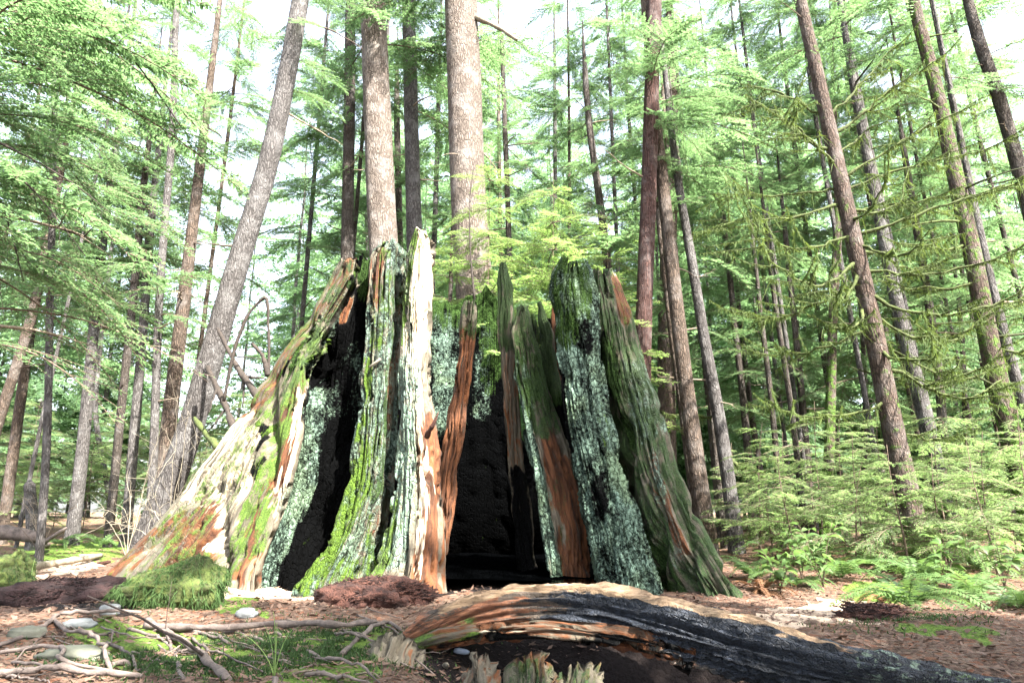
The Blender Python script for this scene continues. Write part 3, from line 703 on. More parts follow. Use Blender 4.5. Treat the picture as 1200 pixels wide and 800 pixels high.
SUNV = np.array(SUN)
LIT = []                                   # (point, radius): places kept sunlit, boughs across their sun rays are left out
def lit(px, py, Y, r): LIT.append((P(px, py, Y), r))
for a in ((262, 520, 8.0, .55), (285, 490, 8.2, .4), (220, 570, 8.1, .45), (338, 540, 7.8, .25), (490, 320, 8.1, .35), (484, 400, 8.0, .35), (487, 285, 8.2, .3), (500, 560, 7.4, .25), (505, 650, 7.2, .3),
          (330, 690, 6.9, .45), (980, 716, 6.8, .6), (590, 270, 10.8, .9), (650, 250, 11, .7), (448, 120, 14, .5), (445, 220, 14, .5), (550, 120, 13.5, .6), (548, 230, 13.5, .5), (820, 500, 13, .5), (800, 400, 13, .4),
          (930, 620, 12.5, .7), (1000, 600, 12, .7), (1060, 610, 10.5, .7), (1130, 600, 11, .7), (1180, 620, 10, .6), (1070, 705, 7.2, .4), (920, 500, 15, 1), (150, 480, 16, .8), (60, 430, 16, .8), (880, 400, 17, 1), (1000, 450, 15, .8), (700, 200, 15, .8), (250, 330, 12, .5), (1150, 400, 12, .7), (60, 665, 8, .4), (660, 688, 4.5, .10), (780, 712, 4.15, .10), (200, 745, 4.6, .15), (30, 790, 3.8, .15)): lit(*a)

def is_lit(p, ext):
    for q, r in LIT:
        d = p - q; t = d @ SUNV
        if t > .3 and np.linalg.norm(d - t * SUNV) < r + ext: return True
    return False

def put_bough(parent, me, p, az, L, pitch, roll=0.0, base=2.4, name='bough', guard=True):
    s = L / base
    d = np.array([math.cos(az), math.sin(az), -.25])
    if guard and is_lit(p + d * L * .5, L * .29): return None
    return ob(name, me, parent, tuple(np.asarray(p) - np.array(parent.location)), (roll, pitch, az), (s, s * rnd.uniform(.85, 1.15), s))

# ------------------------------------------------------------------ trunks and trees
def trunk_mesh(c, r, seed, mat, ns=20, moss=0.0, flare=.35, rel=.06, mossup=0.0, fluted=0.0):
    """c: world points base to tip, r radii"""
    n = len(c); a, b, t = frames(c); th = np.arange(ns) / ns * 2 * math.pi
    L = np.concatenate([[0], np.cumsum(np.linalg.norm(np.diff(c, axis=0), axis=1))])[:, None]
    ct, st = np.cos(th)[None], np.sin(th)[None]
    rr = r[:, None]
    d = rel * (fbm(ct * 2.2, st * 2.2, L * .9, seed, 4) - .5) * 2 + rel * .6 * (fbm(ct * 6, st * 6, L * 1.3, seed + 2, 3) - .5) * 2
    d = d + fluted * (fbm(ct * 4, st * 4, L * .12, seed + 4, 2) - .5) * 2
    fl = flare * np.exp(-L / (r[0] * 2.2)) * (1 + .5 * np.sin(th * 5 + seed)[None])
    V = c[:, None] + (rr * (1 + d + fl))[..., None] * (ct[..., None] * a[:, None] + st[..., None] * b[:, None])
    mv = moss * (.6 * np.exp(-L / 1.6) + .5) * (.6 + .8 * fbm(ct * 1.3, st * 1.3, L * .5, seed + 9, 3)) + mossup
    i = np.arange(n - 1)[:, None] * ns; j = np.arange(ns)[None]; k = (j + 1) % ns
    Q = np.stack([i + j, i + k, i + ns + k, i + ns + j], -1).reshape(-1, 4)
    T = np.array([[(n - 1) * ns, (n - 1) * ns + q, (n - 1) * ns + q + 1] for q in range(1, ns - 1)])
    return V.reshape(-1, 3), Q, T, np.clip(mv, 0, 1).reshape(-1)

TREES = []
def tree(name, label, pts, Y, w0, w1, H=18, mat='bark_grey', cat='tree', group=None, boughs=(), moss=0.0, fluted=0.0, ns=20, dead=0, deadL=.8, Yt=None, rel=.06, snag=False, deadmat='branch_dead', dz=(.25, 1.0), thin=False):
    """pts: photo pixels along the trunk from low to high at depth Y; w0,w1: photo widths at the first and last of them
    boughs: list of (z0, z1, count, L, meshset, az_center, az_spread)"""
    seed = abs(hash(label)) % 1000 if False else sum(ord(q) * (i + 3) for i, q in enumerate(label)) % 997
    r = random.Random(seed)
    Yt = Y if Yt is None else Yt
    q = len(pts)
    W = np.array([P(px, py, Y + (Yt - Y) * i / max(q - 1, 1)) for i, (px, py) in enumerate(pts)])
    # down to the ground and up to the top
    d0 = W[1] - W[0]; d0 = d0 / max(d0[2], 1e-3)
    zg = float(gh(W[0][0], W[0][1]))
    lowdir = d0 * .6 + np.array([0, 0, .4]); lowdir /= lowdir[2]
    base = W[0] - lowdir * (W[0][2] - zg)
    zb = float(gh(base[0], base[1])); base[2] = zb
    P0 = base - np.array([0, 0, .25])
    dt = W[-1] - W[-2]; dt = dt / max(dt[2], 1e-3)
    allp = [P0, base] + [w for w in W if w[2] > zb + .35]
    if not snag and W[-1][2] < H:
        dd = dt * .5 + np.array([0, 0, .5])
        for f in (.35, 1.0): allp.append(W[-1] + dd / dd[2] * (H - W[-1][2]) * f)
    allp = np.array(allp); n = int(40 + 6 * allp[-1][2])
    c = smooth_path(allp, n)
    dep0 = W[0][1] * CP + (W[0][2] - CAMH) * SP; dep1 = W[-1][1] * CP + (W[-1][2] - CAMH) * SP
    r0, r1 = w0 * dep0 / FPX / 2, w1 * dep1 / FPX / 2
    z = c[:, 2]
    rr = np.where(z < W[-1][2], r0 + (r1 - r0) * (z - W[0][2]) / max(W[-1][2] - W[0][2], .1), r1 * (1 - .92 * np.clip((z - W[-1][2]) / max(H - W[-1][2], .1), 0, 1)))
    rr = np.clip(rr, .012, max(r0 * 1.25, .02))
    if snag: rr[-3:] *= np.array([.8, .55, .2])
    o = thing(name, label, cat, base, group)
    V, Q, T, mv = trunk_mesh(c, rr, seed, mat, ns, moss, .35, rel, 0, fluted)
    ob('trunk', mesh('trunk', V - base, Q, T, True, [M[mat]], None, None, {'v': mv}), o)
    def at(zz):
        i = int(np.clip(np.searchsorted(z, zz), 1, n - 1)); return c[i], rr[i]
    for spec in boughs:
        z0, z1, cnt, L, ms = spec[:5]
        azc, azs = spec[5:7] if len(spec) > 5 else (0, math.pi)
        for k in range(cnt):
            zz = z0 + (z1 - z0) * (k + r.random()) / cnt
            p, rad = at(zz)
            az = azc + r.uniform(-azs, azs) if azs < 3 else k * 2.399 + r.uniform(-.4, .4)
            ll = L * r.uniform(.5, 1.35) * (1 if zz < H * .6 else max(.25, 1 - (zz - H * .6) / (H * .45)))
            base_l = {'U': 1.3, 'L': 1.1}.get(ms, 2.4)
            put_bough(o, r.choice({'N': BOUGH, 'C': BOUGHC, 'L': BOUGHL, 'U': BOUGHU, 'T': BOUGHT}[ms]), p, az, ll, R(r.uniform(-12, 22)), R(r.uniform(-14, 14)), base_l)
    # dead side branches
    zt = min(z[-1], 11)
    for k in range(dead):
        zz = zb + (zt - zb) * (dz[0] + (dz[1] - dz[0]) * r.random()); p, rad = at(zz)
        az = r.uniform(0, 6.28); ll = deadL * r.uniform(.4, 1.3)
        m = 9; u = np.linspace(0, 1, m)
        bend = r.uniform(-.5, .6)
        path = np.stack([np.cos(az + bend * u) * u * ll, np.sin(az + bend * u) * u * ll, ll * (r.uniform(-.25, .3) * u + r.uniform(-.3, .25) * u ** 2)], -1) + rng.normal(0, .012, (m, 3)) * u[:, None]
        path = path + p + np.array([math.cos(az), math.sin(az), 0]) * rad * .8
        mb = MB(); br = min(rad * .3, .012 + .012 * ll)
        mb.add(*tube(path, br * (1 - .85 * u), 5), m=0, f=r.random())
        for s in range(int(ll * 3)):
            w = r.uniform(.3, .9); i = int(w * (m - 1)); aa = az + r.choice((-1, 1)) * r.uniform(.5, 1.1); l3 = ll * r.uniform(.15, .35)
            uu = np.linspace(0, 1, 5)[:, None]
            mb.add(*tube(path[i] + np.array([math.cos(aa), math.sin(aa), r.uniform(-.4, .3)]) * uu * l3, br * .4 * (1 - .8 * uu[:, 0]), 3), m=0, f=r.random())
        ob('branch', mb.build('branch', [M[deadmat]], True, base), o)
    TREES.append((o, c, rr))
    return o, c, rr

PI = math.pi
# --- left side
tree('leaning_tree', 'large grey trunk leaning right, with mossy foot behind the stump flank', [(178, 625), (210, 540), (250, 410), (280, 305), (312, 200), (335, 95), (352, 0)], 12.2, 31, 19, 17, 'bark_grey', boughs=[(9.0, 11.5, 9, 2.0, 'N'), (12, 17, 16, 2.4, 'N')], moss=.45, ns=30, dead=8, deadL=1.0)
tree('conifer', 'grey mottled trunk nearest the left clearing, with a burl of twigs halfway up', [(84, 630), (92, 570), (104, 450), (116, 320), (126, 240)], 17, 15, 9, 18, 'bark_grey', boughs=[(5.2, 11, 26, 2.2, 'N'), (11, 18, 18, 2.2, 'N')], moss=.25, dead=6, ns=24)
tree('conifer', 'thin dark pole between two grey trunks left of the leaning tree', [(128, 620), (142, 480), (158, 330), (166, 240)], 16, 10, 8, 14, 'bark_dark', boughs=[(5, 14, 22, 1.7, 'N')], dead=7, deadL=.6)
tree('conifer', 'straight grey trunk just right of the thin dark pole', [(148, 620), (158, 500), (168, 380), (176, 270)], 16.5, 12, 9, 16, 'bark_grey', boughs=[(4.8, 10, 18, 2.0, 'N'), (10, 16, 14, 2.0, 'N')], moss=.2, dead=5)
tree('conifer', 'brown mossy trunk standing directly behind the leaning tree', [(186, 610), (200, 480), (212, 380), (224, 280)], 14.5, 20, 13, 18, 'bark_umber', boughs=[(6.5, 10, 12, 2.2, 'N'), (10, 18, 16, 2.2, 'N')], moss=.5, dead=8)
tree('conifer', 'pale brown crooked trunk at the far left edge of the clearing', [(-4, 500), (22, 420), (40, 360), (62, 250)], 16, 12, 9, 14, 'bark_umber', boughs=[(5, 14, 20, 2.0, 'C')], dead=4)
tree('conifer', 'straight pale trunk with orange patches beside the crooked one', [(8, 585), (24, 470), (40, 360), (52, 280)], 18, 12, 9, 15, 'bark_umber', boughs=[(5, 15, 20, 2.2, 'C')], dead=4)
tree('snag', 'short broken grey snag on the far left forest floor', [(38, 612), (36, 585), (34, 562)], 15, 13, 12, 2, 'bark_grey', snag=True, cat='snag', moss=.4)
tree('conifer', 'faint slender pole in the bright left clearing', [(128, 590), (112, 480), (118, 400), (130, 300)], 24, 6, 5, 13, 'bark_grey', boughs=[(5, 13, 14, 1.8, 'C')])
tree('hemlock', 'near hemlock at the left edge whose drooping boughs fill the upper left', [(-62, 640), (-40, 300), (-14, 0)], 8.0, 24, 18, 14, 'bark_umber', boughs=[(2.6, 4.4, 6, 2.2, 'T', .3, 1.0), (3.6, 8.0, 26, 2.7, 'N', .25, 1.2), (8, 14, 16, 2.2, 'N')], dead=10, deadL=1.6)
tree('hemlock', 'hemlock with feathery boughs hanging over the left of the clearing', [(176, 600), (188, 330), (202, 150), (208, 0)], 13.5, 10, 7, 13, 'bark_grey', boughs=[(4.6, 9.6, 34, 1.9, 'N'), (9, 13, 12, 1.6, 'N')], dead=6)
tree('hemlock', 'hemlock behind the left edge with pale layered boughs', [(50, 600), (60, 300), (70, 0)], 11.5, 9, 6, 13, 'bark_grey', boughs=[(4.0, 9.5, 34, 2.1, 'N'), (9, 13, 12, 1.6, 'N')], dead=8)
# --- behind the stump
tree('fir', 'thick pale fir trunk rising behind the middle of the stump', [(556, 340), (549, 240), (545, 120), (540, 0)], 14.0, 43, 38, 22, 'bark_brown', boughs=[(11.5, 21, 28, 2.8, 'N')], ns=40, dead=5, deadL=.9, dz=(.5, 1), rel=.035)
tree('fir', 'sunlit orange-brown fir trunk left of the thick pale fir', [(452, 340), (446, 220), (441, 100), (437, 0)], 14.2, 35, 29, 21, 'bark_brown', boughs=[(11.5, 20, 26, 2.6, 'N')], ns=36, dead=4, deadL=.5, dz=(.5, 1), rel=.05)
tree('fir', 'grey fir trunk between the sunlit and the thick pale firs', [(487, 330), (484, 220), (481, 100), (479, 0)], 16, 19, 15, 20, 'bark_grey', boughs=[(11, 19, 22, 2.4, 'N')], ns=24, dead=9, deadL=1.1, dz=(.45, 1))
tree('fir', 'slim dark trunk left of the sunlit orange-brown fir', [(406, 340), (408, 220), (410, 100), (411, 10)], 17, 15, 12, 17, 'bark_dark', boughs=[(10, 17, 20, 2.2, 'N')], dead=7, dz=(.4, 1))
tree('fir', 'narrow shaded pole almost hidden beside the grey fir', [(469, 330), (467, 220), (465, 120)], 19, 8, 7, 16, 'bark_dark', boughs=[(8, 16, 18, 2.0, 'C')], dead=4)
tree('hemlock', 'thin dark hemlock with bare side branches right of the thick fir', [(598, 340), (594, 210), (591, 130), (588, 40)], 17, 7, 5, 14, 'bark_dark', boughs=[(9, 14, 14, 1.9, 'N'), (5.2, 9, 8, 1.5, 'C')], dead=9, deadL=1.0, dz=(.4, 1))
tree('hemlock', 'thin bowed dark stem above the right splinters of the stump', [(718, 400), (713, 320), (702, 230), (690, 140), (686, 90)], 15, 11, 7, 13, 'bark_dark', boughs=[(6.0, 11, 22, 1.9, 'N'), (11, 13, 8, 1.5, 'N')], dead=8, dz=(.4, 1))
# --- right side
tree('cedar_snag', 'dark red stripped cedar trunk right behind the stump', [(752, 480), (755, 350), (760, 220), (764, 90), (767, 0)], 13, 20, 15, 15, 'bark_red', boughs=[(9, 14, 20, 2.3, 'N'), (7.8, 9.5, 5, 1.6, 'N')], ns=30, fluted=.16, dead=3, dz=(.6, 1))
tree('conifer', 'sunlit brown trunk leaning left beside the dark red cedar', [(826, 615), (816, 540), (800, 420), (786, 300), (774, 190), (764, 100)], 13.2, 21, 12, 17, 'bark_umber', boughs=[(9, 16, 22, 2.3, 'N')], ns=28, dead=4, dz=(.3, 1))
tree('conifer', 'slim pale stem hugging the left of the sunlit brown trunk', [(816, 610), (800, 480), (784, 360), (772, 250)], 13.6, 11, 8, 13, 'bark_umber', boughs=[(8, 13, 12, 1.8, 'N')], dead=4)
tree('conifer', 'grey trunk with mossy crook right of the sunlit brown trunk', [(858, 600), (846, 510), (826, 400), (808, 290), (795, 215)], 13.8, 17, 9, 17, 'bark_grey', boughs=[(8, 16, 22, 2.2, 'N')], ns=24, dead=6, moss=.15)
tree('conifer', 'thin stem just left of the grey trunk with the mossy crook', [(846, 610), (836, 500), (822, 390), (808, 300)], 15, 8, 6, 12, 'bark_dark', boughs=[(5, 12, 14, 1.7, 'N')], dead=4)
tree('conifer', 'broad mossy trunk half hidden behind the slim pale stem', [(784, 600), (781, 440), (783, 300), (786, 120)], 17.5, 22, 17, 17, 'bark_moss', boughs=[(8, 16, 22, 2.3, 'N')], moss=.5, dead=4)
tree('conifer', 'dark green mossy trunk in the middle of the right grove', [(968, 640), (972, 520), (976, 380), (982, 240)], 16, 13, 9, 15, 'bark_moss', boughs=[(6.5, 14, 20, 2.1, 'N')], moss=.8, dead=5, deadmat='branch_moss')
tree('conifer', 'grey trunk close behind the mossy-armed tree', [(1100, 560), (1082, 480), (1050, 350), (1028, 240), (1006, 130)], 13, 19, 10, 17, 'bark_grey', boughs=[(7.5, 16, 24, 2.3, 'N')], ns=26, dead=8, deadL=1.2, moss=.3, deadmat='branch_moss')
tree('conifer', 'moss-coated trunk leaning left near the right edge', [(1190, 530), (1165, 430), (1140, 300), (1118, 200), (1096, 100), (1075, 20)], 11.5, 24, 13, 16, 'bark_moss', boughs=[(6.4, 9.5, 12, 1.9, 'N'), (9, 16, 18, 2.3, 'N')], ns=28, moss=.75, dead=9, deadL=1.2, deadmat='branch_moss', dz=(.15, .9))
tree('conifer', 'slim grey trunk at the right edge behind the moss-coated one', [(1206, 500), (1184, 420), (1166, 350), (1150, 280)], 13, 13, 9, 14, 'bark_grey', boughs=[(6, 14, 18, 2.1, 'N')], dead=5)
tree('conifer', 'dark leaning trunk in the top right corner', [(1240, 380), (1205, 240), (1172, 120), (1145, 40)], 13.5, 18, 13, 16, 'bark_dark', boughs=[(7, 15, 22, 2.2, 'N')], dead=7, dz=(.4, 1))
tree('conifer', 'slender stem between the grey and the moss-coated right trunks', [(1108, 560), (1100, 440), (1086, 340), (1068, 230)], 15.5, 11, 8, 13, 'bark_dark', boughs=[(5, 13, 18, 1.9, 'N')], dead=5, moss=.3)
POLES = [((946, 650), (930, 500), (905, 330), 14.5, 8), ((918, 640), (905, 480), (893, 380), 16, 8), ((884, 640), (874, 500), (856, 330), 18, 10), ((955, 640), (940, 470), (922, 290), 17, 9), ((1012, 600), (1014, 470), (1010, 380), 18, 7), ((898, 600), (880, 480), (868, 380), 22, 8), ((1030, 620), (1040, 480), (1038, 380), 19, 8), ((1138, 620), (1132, 500), (1126, 380), 19, 8)]
PLAB = ['thin straight pole just right of the mossy crook, among the young hemlocks', 'short thin pole left of the straight pole in the right grove', 'thin leaning pole nearest the grey crooked trunk in the right grove', 'thin pole leaning left immediately beside the dark green mossy trunk', 'slim upright pole between the dark mossy trunk and the mossy-armed tree',
        'faint far pole behind the right grove’s shortest pole', 'slim pole crossing behind the mossy-armed tree', 'slim pole deep in shade below the moss-coated trunk']
for (a, b, c_, Y, w), lb in zip(POLES, PLAB):
    tree('young_conifer', lb, [a, b, c_], Y, w, w * .7, 11, 'bark_dark', group='thin poles in the right grove', boughs=[(3.4, 7, 11, 1.5, 'N'), (7, 11, 9, 1.4, 'N')], dead=6, deadL=.7, dz=(.1, .9), ns=10, moss=.2)

# --- feathery hemlocks filling the middle distance; each named by its nearest landmark
MARKS = [(-80, 'from the left edge of the picture'), (205, 'past the foot of the leaning tree'), (330, 'past the leaning tree’s top'), (455, 'past the sunlit orange-brown fir'), (560, 'past the thick pale fir'), (700, 'past the bowed dark stem'), (800, 'past the dark red cedar'), (975, 'past the dark green mossy trunk'), (1090, 'past the mossy-armed tree')]
FILL = [(-60, 17), (35, 15.5), (215, 20), (338, 19), (392, 18), (425, 20), (500, 21), (520, 18), (590, 20), (650, 22), (668, 19), (735, 18), (770, 21), (815, 17), (838, 20), (880, 22), (925, 20.5), (945, 17), (985, 19), (1030, 16), (1060, 20), (1085, 17.5), (1105, 15), (1150, 16.5), (1180, 18.5), (1215, 15), (1250, 17.5)]
ORD = ['first', 'second', 'third', 'fourth', 'fifth', 'sixth', 'seventh', 'eighth', 'ninth', 'tenth']
cnt = {}
for px, Y in FILL:
    mk = [m for m in MARKS if m[0] <= px][-1][1]; cnt[mk] = cnt.get(mk, 0) + 1
    lean = (600 - px) / 2600 * 420 + rnd.uniform(-12, 12)
    right = px > 700
    w = rnd.uniform(4.5, 7.5)
    tree('hemlock', ORD[cnt[mk] - 1] + ' feathery middle-distance hemlock counting rightwards ' + mk, [(px, 560), (px + lean * .5, 350), (px + lean, 140)], Y, w, w * .75, rnd.uniform(21, 25), rnd.choice(['bark_grey', 'bark_dark', 'bark_umber']), group='hemlocks in the middle distance',
         boughs=[((3.2 if right else 5.0), 8, 13 if right else 9, 1.8, 'N'), (8, 15, 25, 1.9, 'N'), (14, 22, 25, 2.2, 'N')], ns=12, dead=3, moss=.15)

# --- the tree with bare mossy arms
hero, hc, hr = tree('mossy_armed_tree', 'reddish brown tree with long bare mossy branches on the right', [(1068, 600), (1050, 520), (1022, 380), (1000, 280), (978, 180), (956, 80), (938, 0)], 10.2, 26, 13, 15, 'bark_moss', boughs=[(7.5, 9.5, 6, 1.8, 'T'), (9.5, 15, 20, 2.2, 'N')], ns=32, moss=.42)
def mossy_branch(z, az, L, lift, sag, seed, parent=hero, c=hc, rr_=hr, r0=.035):
    r = random.Random(seed); i = int(np.searchsorted(c[:, 2], z)); p = c[i]; b = np.array(parent.location)
    m = 18; u = np.linspace(0, 1, m)
    bend = r.uniform(-.5, .5)
    path = p + np.stack([np.cos(az + bend * u) * u * L, np.sin(az + bend * u) * u * L, L * (lift * u ** 2 - sag * np.sin(u * 2.6))], -1)
    path += np.cumsum(np.random.default_rng(seed).normal(0, .024, (m, 3)), 0)
    mb = MB(); mb.add(*tube(path, r0 * (1 - .8 * u) * (1 + .25 * np.sin(u * 25)), 7), f=.5)
    paths = [(path, r0)]
    for s in range(r.randint(7, 12)):
        w = r.uniform(.25, .95); j = int(w * (m - 1)); aa = az + r.choice((-1, 1)) * r.uniform(.4, 1.1); l3 = L * r.uniform(.15, .4)
        uu = np.linspace(0, 1, 8); pp = path[j] + np.stack([np.cos(aa) * uu * l3, np.sin(aa) * uu * l3, l3 * (r.uniform(-.2, .5) * uu ** 2)], -1)
        mb.add(*tube(pp, r0 * .4 * (1 - .8 * uu), 5), f=.5); paths.append((pp, r0 * .5))
    o = ob('branch', mb.build('branch', [M['branch_moss']], True, b), parent)
    # shaggy moss
    g = np.random.default_rng(seed + 5); V = []
    for pp, rad in paths:
        k = int(np.linalg.norm(np.diff(pp, axis=0), axis=1).sum() * 230)
        w = g.uniform(0, len(pp) - 1.001, k); j = w.astype(int); f = (w - j)[:, None]
        q = pp[j] * (1 - f) + pp[j + 1] * f
        dirn = g.normal(0, .5, (k, 3)) + np.array([0, 0, -.9]); ln = g.uniform(.02, .065, k)[:, None] + g.uniform(.06, .22, k)[:, None] * (g.random((k, 1)) < .08)
        sd = g.normal(0, 1, (k, 3)); sd /= np.linalg.norm(sd, axis=1)[:, None]
        V.append(np.stack([q - sd * .008, q + sd * .008, q + dirn * ln], 1).reshape(-1, 3))
    V = np.concatenate(V); T = np.arange(len(V)).reshape(-1, 3)
    me = mesh('moss', V - b, None, T, False, [M['moss_hang']], None, None, {'v': np.repeat(g.random(len(T)), 3)})
    mo = ob('moss', me, None); mo.parent = o
    mo['kind'] = 'stuff'
ARMS = [(2.0, .3, 1.0, .1, .15), (2.5, 3.3, 1.3, .1, .2), (2.9, -.4, 1.6, .25, .3), (3.2, -1.2, 1.3, .3, .35), (3.5, 3.0, 1.7, .1, .18), (3.7, .1, 1.5, .3, .35), (3.9, -2.2, 1.4, .1, .3), (4.1, -.7, 1.9, .35, .3), (4.3, 2.7, 1.9, .2, .2), (4.5, -.1, 2.0, .1, .1),
        (4.6, -2.7, 1.9, .2, .3), (4.8, .4, 1.8, .15, .05), (5.0, 3.4, 2.0, .25, .25), (5.1, -.35, 2.1, .15, -.05), (5.3, -1.5, 1.6, .2, .1), (5.4, .2, 2.0, .1, -.15), (5.6, -2.9, 1.9, .1, .1), (5.7, -.2, 1.9, .2, -.1), (5.9, 2.9, 1.6, .0, .0), (6.0, .0, 1.7, .35, -.2),
        (6.2, -2.4, 1.5, .2, -.1), (6.4, .3, 1.3, .5, -.2), (6.6, 3.2, 1.4, .2, -.1), (6.8, -.3, 1.4, .6, -.2), (7.1, -.1, 1.2, .8, -.2), (7.3, 2.8, 1.1, .5, -.2), (4.9, -1.0, 1.2, -.1, .3), (4.4, 3.6, 1.3, .0, .35), (3.4, -.2, 1.7, .35, .4), (5.5, .05, 1.2, .7, .1)]
for k, a in enumerate(ARMS): mossy_branch(a[0], a[1], a[2] * 1.3, a[3], a[4], seed=300 + k, r0=.021 + .012 * rnd.random())
# moss-coated neighbour gets arms too
o8, c8, r8 = [t for t in TREES if t[0]['label'].startswith('moss-coated trunk')][0]
for k, a in enumerate([(3.2, 2.9, 1.5, .2, .3), (4.0, 3.4, 1.8, .25, .3), (4.8, 2.8, 1.7, .1, .1), (5.4, 3.5, 1.5, .1, 0), (3.6, -.3, 1.1, .1, .2)]): mossy_branch(*a, seed=400 + k, parent=o8, c=c8, rr_=r8, r0=.03)
oc, cc_, rc_ = [t for t in TREES if 'mossy crook' in t[0]['label'] and t[0]['label'].startswith('grey trunk')][0]
mossy_branch(2.0, .0, 1.0, -.3, .4, 500, oc, cc_, rc_, .05); mossy_branch(2.6, 2.6, .9, .2, .0, 501, oc, cc_, rc_, .03)

# ------------------------------------------------------------------ distant conifers: trunk and one crown each
def far_crown(seed, H=15):
    r = np.random.default_rng(seed); V, Q = [], []; n = 0; F = []
    mb0 = [bough(500 + seed * 7 + i, n2=22, sp=.062, leaf=(.19, .05), droop=.2 + .1 * i)[0] for i in range(3)]
    leafs = []
    for m in mb0: leafs.append((m.V[-1], m.f[-1]))
    nb = 84
    for k in range(nb):
        z = H * (.10 + .90 * (k / nb)); L = (1.15 - .75 * (k / nb)) * r.uniform(.7, 1.25)
        v, f = leafs[r.integers(3)]
        az = k * 2.399 + r.uniform(-.5, .5); rot = np.array(Euler((r.uniform(-.3, .3), r.uniform(-.1, .45), az)).to_matrix())
        p = (v * L) @ rot.T + np.array([0, 0, z]); V.append(p); F.append(f)
        Q.append(np.arange(len(p)).reshape(-1, 4) + n); n += len(p)
    return mesh('crown', np.concatenate(V), np.concatenate(Q), None, False, [M['needle_cool']], None, None, {'v': np.concatenate(F)})
CROWNS = [far_crown(i) for i in range(4)]
def far_trunk(seed, H=15):
    g = np.random.default_rng(seed); n = 24; z = np.linspace(-.3, H, n)
    c = np.stack([np.cumsum(g.normal(0, .035, n)), np.cumsum(g.normal(0, .035, n)), z], -1)
    V, Q, T, mv = trunk_mesh(c, .075 * (1 - .93 * np.linspace(0, 1, n)), seed, '', 10, .3)
    return mesh('trunk', V, Q, T, True, [M['bark_grey']], None, None, {'v': mv})
FTR = [far_trunk(i) for i in range(3)]
FAR_LABEL = 'distant slender conifer, blurred pale green, far back in the sunny forest'
def far_tree(x, y, s, k):
    o = thing('distant_conifer', FAR_LABEL, 'tree', (x, y, float(gh(x, y))), 'distant conifers at the back of the forest')
    o.rotation_euler = (0, 0, rnd.uniform(0, 6.28)); o.scale = (s * rnd.uniform(.9, 1.2), s * rnd.uniform(.9, 1.2), s)
    ob('trunk', FTR[k % 3], o); ob('crown', CROWNS[k % 4], o)
kk = 0
for k in range(150):
    y = 26 + 42 * (k / 150) ** 1.1; px = rnd.uniform(-120, 1320)
    x = (px - 600) / FPX * y
    # keep the bright openings of the photograph: left of the leaning tree, and low on the far left
    if 225 < px < 330 and rnd.random() < .8: continue
    if px < 270 and (y < 36 or rnd.random() < .35): continue
    if 640 < px < 760 and rnd.random() < .55: continue
    if 1005 < px < 1075 and rnd.random() < .7: continue
    far_tree(x, y, rnd.uniform(1.25, 1.9) * (y / 36) ** .5, kk); kk += 1

# ------------------------------------------------------------------ unseen trees beside and behind the camera, placed to shade the stump
BACK = [(5.6, 2.0), (2.6, -1.6), (8.4, .4), (5.2, -2.6), (-2.6, -2.2), (.4, -5.2), (7.6, -5.6), (-5.0, .5)]
BLAB = ['tall hemlock out of view right of the camera', 'tall unseen hemlock close behind the camera', 'tall unseen hemlock far to the right of the camera', 'tall unseen hemlock behind and right of the camera', 'tall unseen hemlock behind and left of the camera', 'tall unseen hemlock well behind the camera', 'tall unseen hemlock far behind to the right', 'tall hemlock out of view left of the camera']
for (x, y), lb in zip(BACK, BLAB):
    zb = float(gh(x, y)); H = rnd.uniform(15, 18); n = 40
    z = np.linspace(-.3, H, n); c = np.stack([x + np.cumsum(rng.normal(0, .02, n)), y + np.cumsum(rng.normal(0, .02, n)), zb + z], -1)
    o = thing('unseen_hemlock', lb, 'tree', (x, y, zb))
    V, Q, T, mv = trunk_mesh(c, .24 * (1 - .92 * np.linspace(0, 1, n)), 5, '', 16, .3)
    ob('trunk', mesh('trunk', V - np.array([x, y, zb]), Q, T, True, [M['bark_grey']], None, None, {'v': mv}), o)
    for k in range(60):
        zz = 5.2 + (H - 5.4) * (k + rnd.random()) / 60
        p = np.array([x, y, zb + zz]); L = 3.4 * rnd.uniform(.6, 1.15) * max(.3, 1 - max(0, zz - 8) / 11)
        az = k * 2.399 + rnd.uniform(-.4, .4)
        tip = p + np.array([math.cos(az), math.sin(az), -.3]) * L
        u, v = proj(tip)
        if tip[1] > 1 and -40 < u < 1240 and v > 70: continue
        put_bough(o, rnd.choice(BOUGH), p, az, L, R(rnd.uniform(-5, 20)), R(rnd.uniform(-12, 12)))

# ------------------------------------------------------------------ young hemlocks and understorey
def sapling(name, label, px, py, Y, h, n, L, ms='U', group=None, lean=(0, 0), z0=.12, stem=.018, base=None):
    b = np.array(base) if base is not None else None
    if b is None:
        b = P(px, py, Y); b[2] = float(gh(b[0], b[1]))
    o = thing(name, label, 'young tree', b, group)
    m = 14; u = np.linspace(0, 1, m)
    c = b + np.stack([lean[0] * u ** 1.3 + .02 * np.sin(u * 7), lean[1] * u ** 1.3, u * h - .05], -1)
    V, Q, T = tube(c, stem * (1 - .85 * u), 6); mb = MB(); mb.add(V, Q, T)
    ob('trunk', mb.build('trunk', [M['twig']], True, b), o)
    for k in range(n):
        w = z0 + (.97 - z0) * (k + rnd.random()) / n; i = int(w * (m - 1))
        put_bough(o, rnd.choice({'U': BOUGHU, 'L': BOUGHL, 'N': BOUGH, 'T': BOUGHT}[ms]), c[i], k * 2.399 + rnd.uniform(-.5, .5), L * rnd.uniform(.6, 1.15) * (1.05 - .7 * w), R(rnd.uniform(-18, 14)), R(rnd.uniform(-15, 15)), {'U': 1.3, 'L': 1.1}.get(ms, 2.4), guard=False)
    return o
